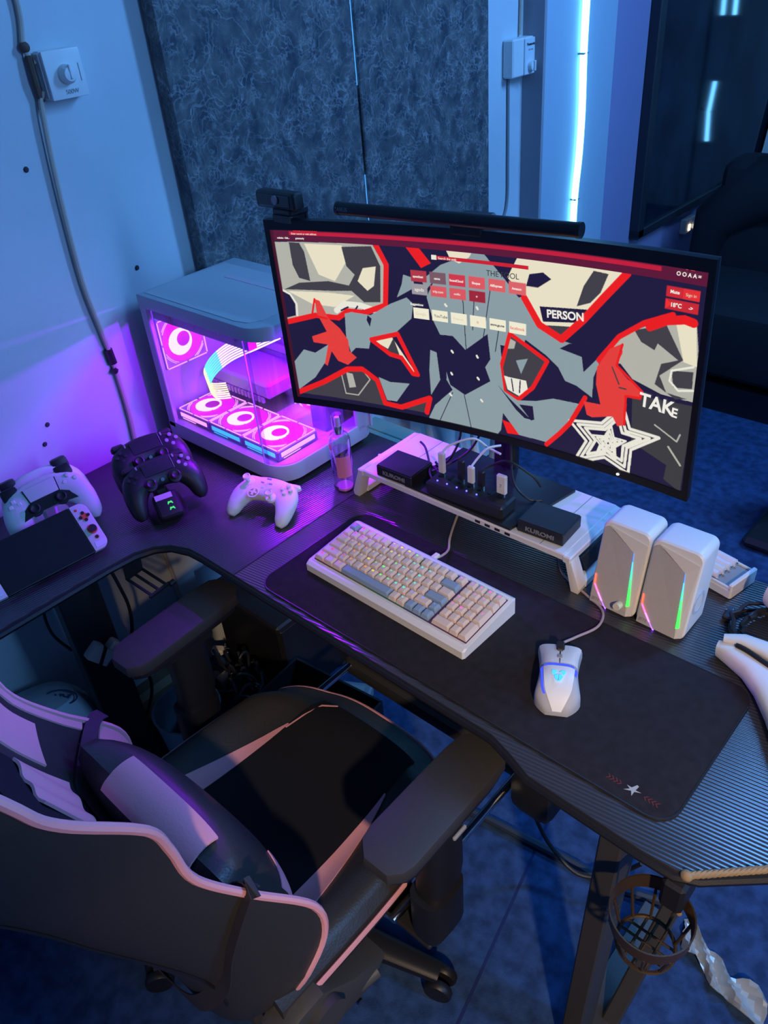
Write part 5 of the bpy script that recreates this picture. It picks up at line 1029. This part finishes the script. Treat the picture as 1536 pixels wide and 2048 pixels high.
zt = .31; NS = (0, .75, .66)
strap([back(-1.03, .24, .006), back(-.95, .26, .012)] + [Vector(pilr(-.8 + .2 * k, .70 - .02 * k, .007)) for k in range(9)] + [back(.93, zt, .014), back(1.02, zt, .006)], .024, nrm=NS)
strap([back(1.03, zt, .006), backr(1.02, zt, -.012), backr(.92, zt - .05, -.012), backr(.8, zt - .12, -.010), backr(.6, zt - .19, -.010), backr(.3, zt - .25, -.010), backr(0, zt - .27, -.010)], .028, nrm=(-.3, -.9, -.3))
# armrests
for k, (xa, ya, yaw) in ((-1, (-1.118, .530, 3)), (1, (-.484, .535, 0))):
    T = Tr(xa, ya, .648) @ Rt(yaw, 'Z')
    P_ = [(.046 * a, b) for a, b in [(1, -.10), (.9, -.118), (.55, -.136), (-.4, -.136), (-.9, -.115), (-1, -.09), (-1, .08), (-.9, .118), (-.5, .138), (.5, .138), (.92, .118), (1, .085)]]
    pad = mk('arm_pad', armgrey, gc, ('prism', P_, .026, T, .006)); 
    mk('arm_pad_base', black, gc, ('prism', [(x * .9, y * .93) for x, y in P_], .014, T @ Tr(0, 0, -.014), .003))
    mk('arm_bracket', black, gc, ('box', (xa, ya, .622), (.06, .11, .03), {'bev': .006}))
    px_ = xa - k * .0; q = M(); q.loft([(px_, ya, .62), (px_, ya, .50), (px_ - k * .0, ya - .01, .43)], [(.028, .040), (.028, .040), (.026, .036)], up=(0, 1, 0), n=18, e=3.4); q.build('arm_post', black, gc, ang=50)
    q = M(); q.loft([(px_, ya - .01, .455), (px_, ya - .012, .36), (px_ - k * .005, ya - .012, .335)], [(.033, .045), (.033, .045), (.028, .04)], up=(0, 1, 0), n=18, e=3.2); q.build('arm_sleeve', black, gc, ang=50)
    q = M(); q.box(((xa + CX + k * .14) / 2, ya - .02, .335), (abs(xa - CX - k * .14) + .03, .07, .012), None, .003); q.build('arm_plate', blackmetal, gc)
    mk('release_button', grey, gc, ('box', (xa + k * .044, ya, .630), (.006, .03, .008), {'bev': .002}))
# footrest on chrome rods, tucked under the front of the seat
for x in (-.985, -.530): mk('footrest_rod', chrome, gc, ('tube', [(x, .46, .385), (x, .845, .385)], .008, 12))
mk('footrest_pad', leather, gc, ('box', (-.757, .88, .375), (.50, .10, .05), {'bev': .02, 'seg': 3}))
mk('footrest_end', black, gc, ('box', (-.475, .86, .40), (.09, .17, .10), {'bev': .025, 'seg': 2}))
# mechanism, recliner hinge covers, base
mk('seat_frame', blackmetal, gc, ('box', (CX, .47, .335), (.34, .36, .03), {'bev': .005}))
mk('tilt_mechanism', blackmetal, gc, ('box', (CX, .44, .295), (.16, .26, .06), {'bev': .01}))
hpl = mat('hinge_plastic', (.055, .053, .05), .5, bump=.1)
mk('recliner_bracket', hpl, gc, ('box', (-.665, .262, .375), (.13, .10, .11), {'bev': .02, 'seg': 2}), ('box', (-.905, .262, .375), (.10, .10, .11), {'bev': .02, 'seg': 2}))
for k in (-1, 1):
    T = frame((CB + k * .225, .285, .405), (0, 1, 0), (0, 0, 1))
    mk('hinge_cover', hpl, gc, ('prism', [(-.075, -.03), (-.03, -.085), (.10, -.095), (.14, -.055), (.07, -.02), (.01, .035), (-.04, .035), (-.075, .01)], .060, T @ Tr(0, 0, -.030), .012))
    mk('hinge_cap', hpl, gc, ('cyl', (CB + k * .262, .285, .395), .034, .016, 24, None, 'x'))
mk('lever', mat('lever_grey', (.07, .07, .06), .5), gc, ('tube', [(-.53, .335, .33), (-.515, .40, .335)], .012, 12), ('tube', [(-.56, .30, .33), (-.53, .335, .33)], .006, 8))
mk('lever', chrome, gc, ('tube', [(CX + .05, .36, .29), (-.52, .36, .285)], .006, 8))
mk('gas_lift', black, gc, ('cyl', (CX, .45, .20), .028, .20, 20), ('cyl', (CX, .45, .09), .035, .06, 20))
for k in range(5):
    a = math.radians(72 * k + 20); d = Vector((math.cos(a), math.sin(a), 0)); c = Vector((CX, .45, 0))
    q = M(); q.loft([c + d * .02 + Vector((0, 0, .095)), c + d * .15 + Vector((0, 0, .09)), c + d * .30 + Vector((0, 0, .068))], [(.034, .020), (.027, .017), (.020, .013)], n=14, e=3); lg = q.build('base_leg', black, gc)
    for s in (-1, 1):
        w_ = c + d * .30 + Vector((-d.y, d.x, 0)) * .016 * s; T = frame((w_.x, w_.y, .029), (d.x, d.y, 0), (0, 0, 1))
        mk('caster_wheel', black, gc, ('lathe', [(.012, -.009), (.026, -.009), (.029, -.004), (.029, .004), (.026, .009), (.012, .009)], 20, T))
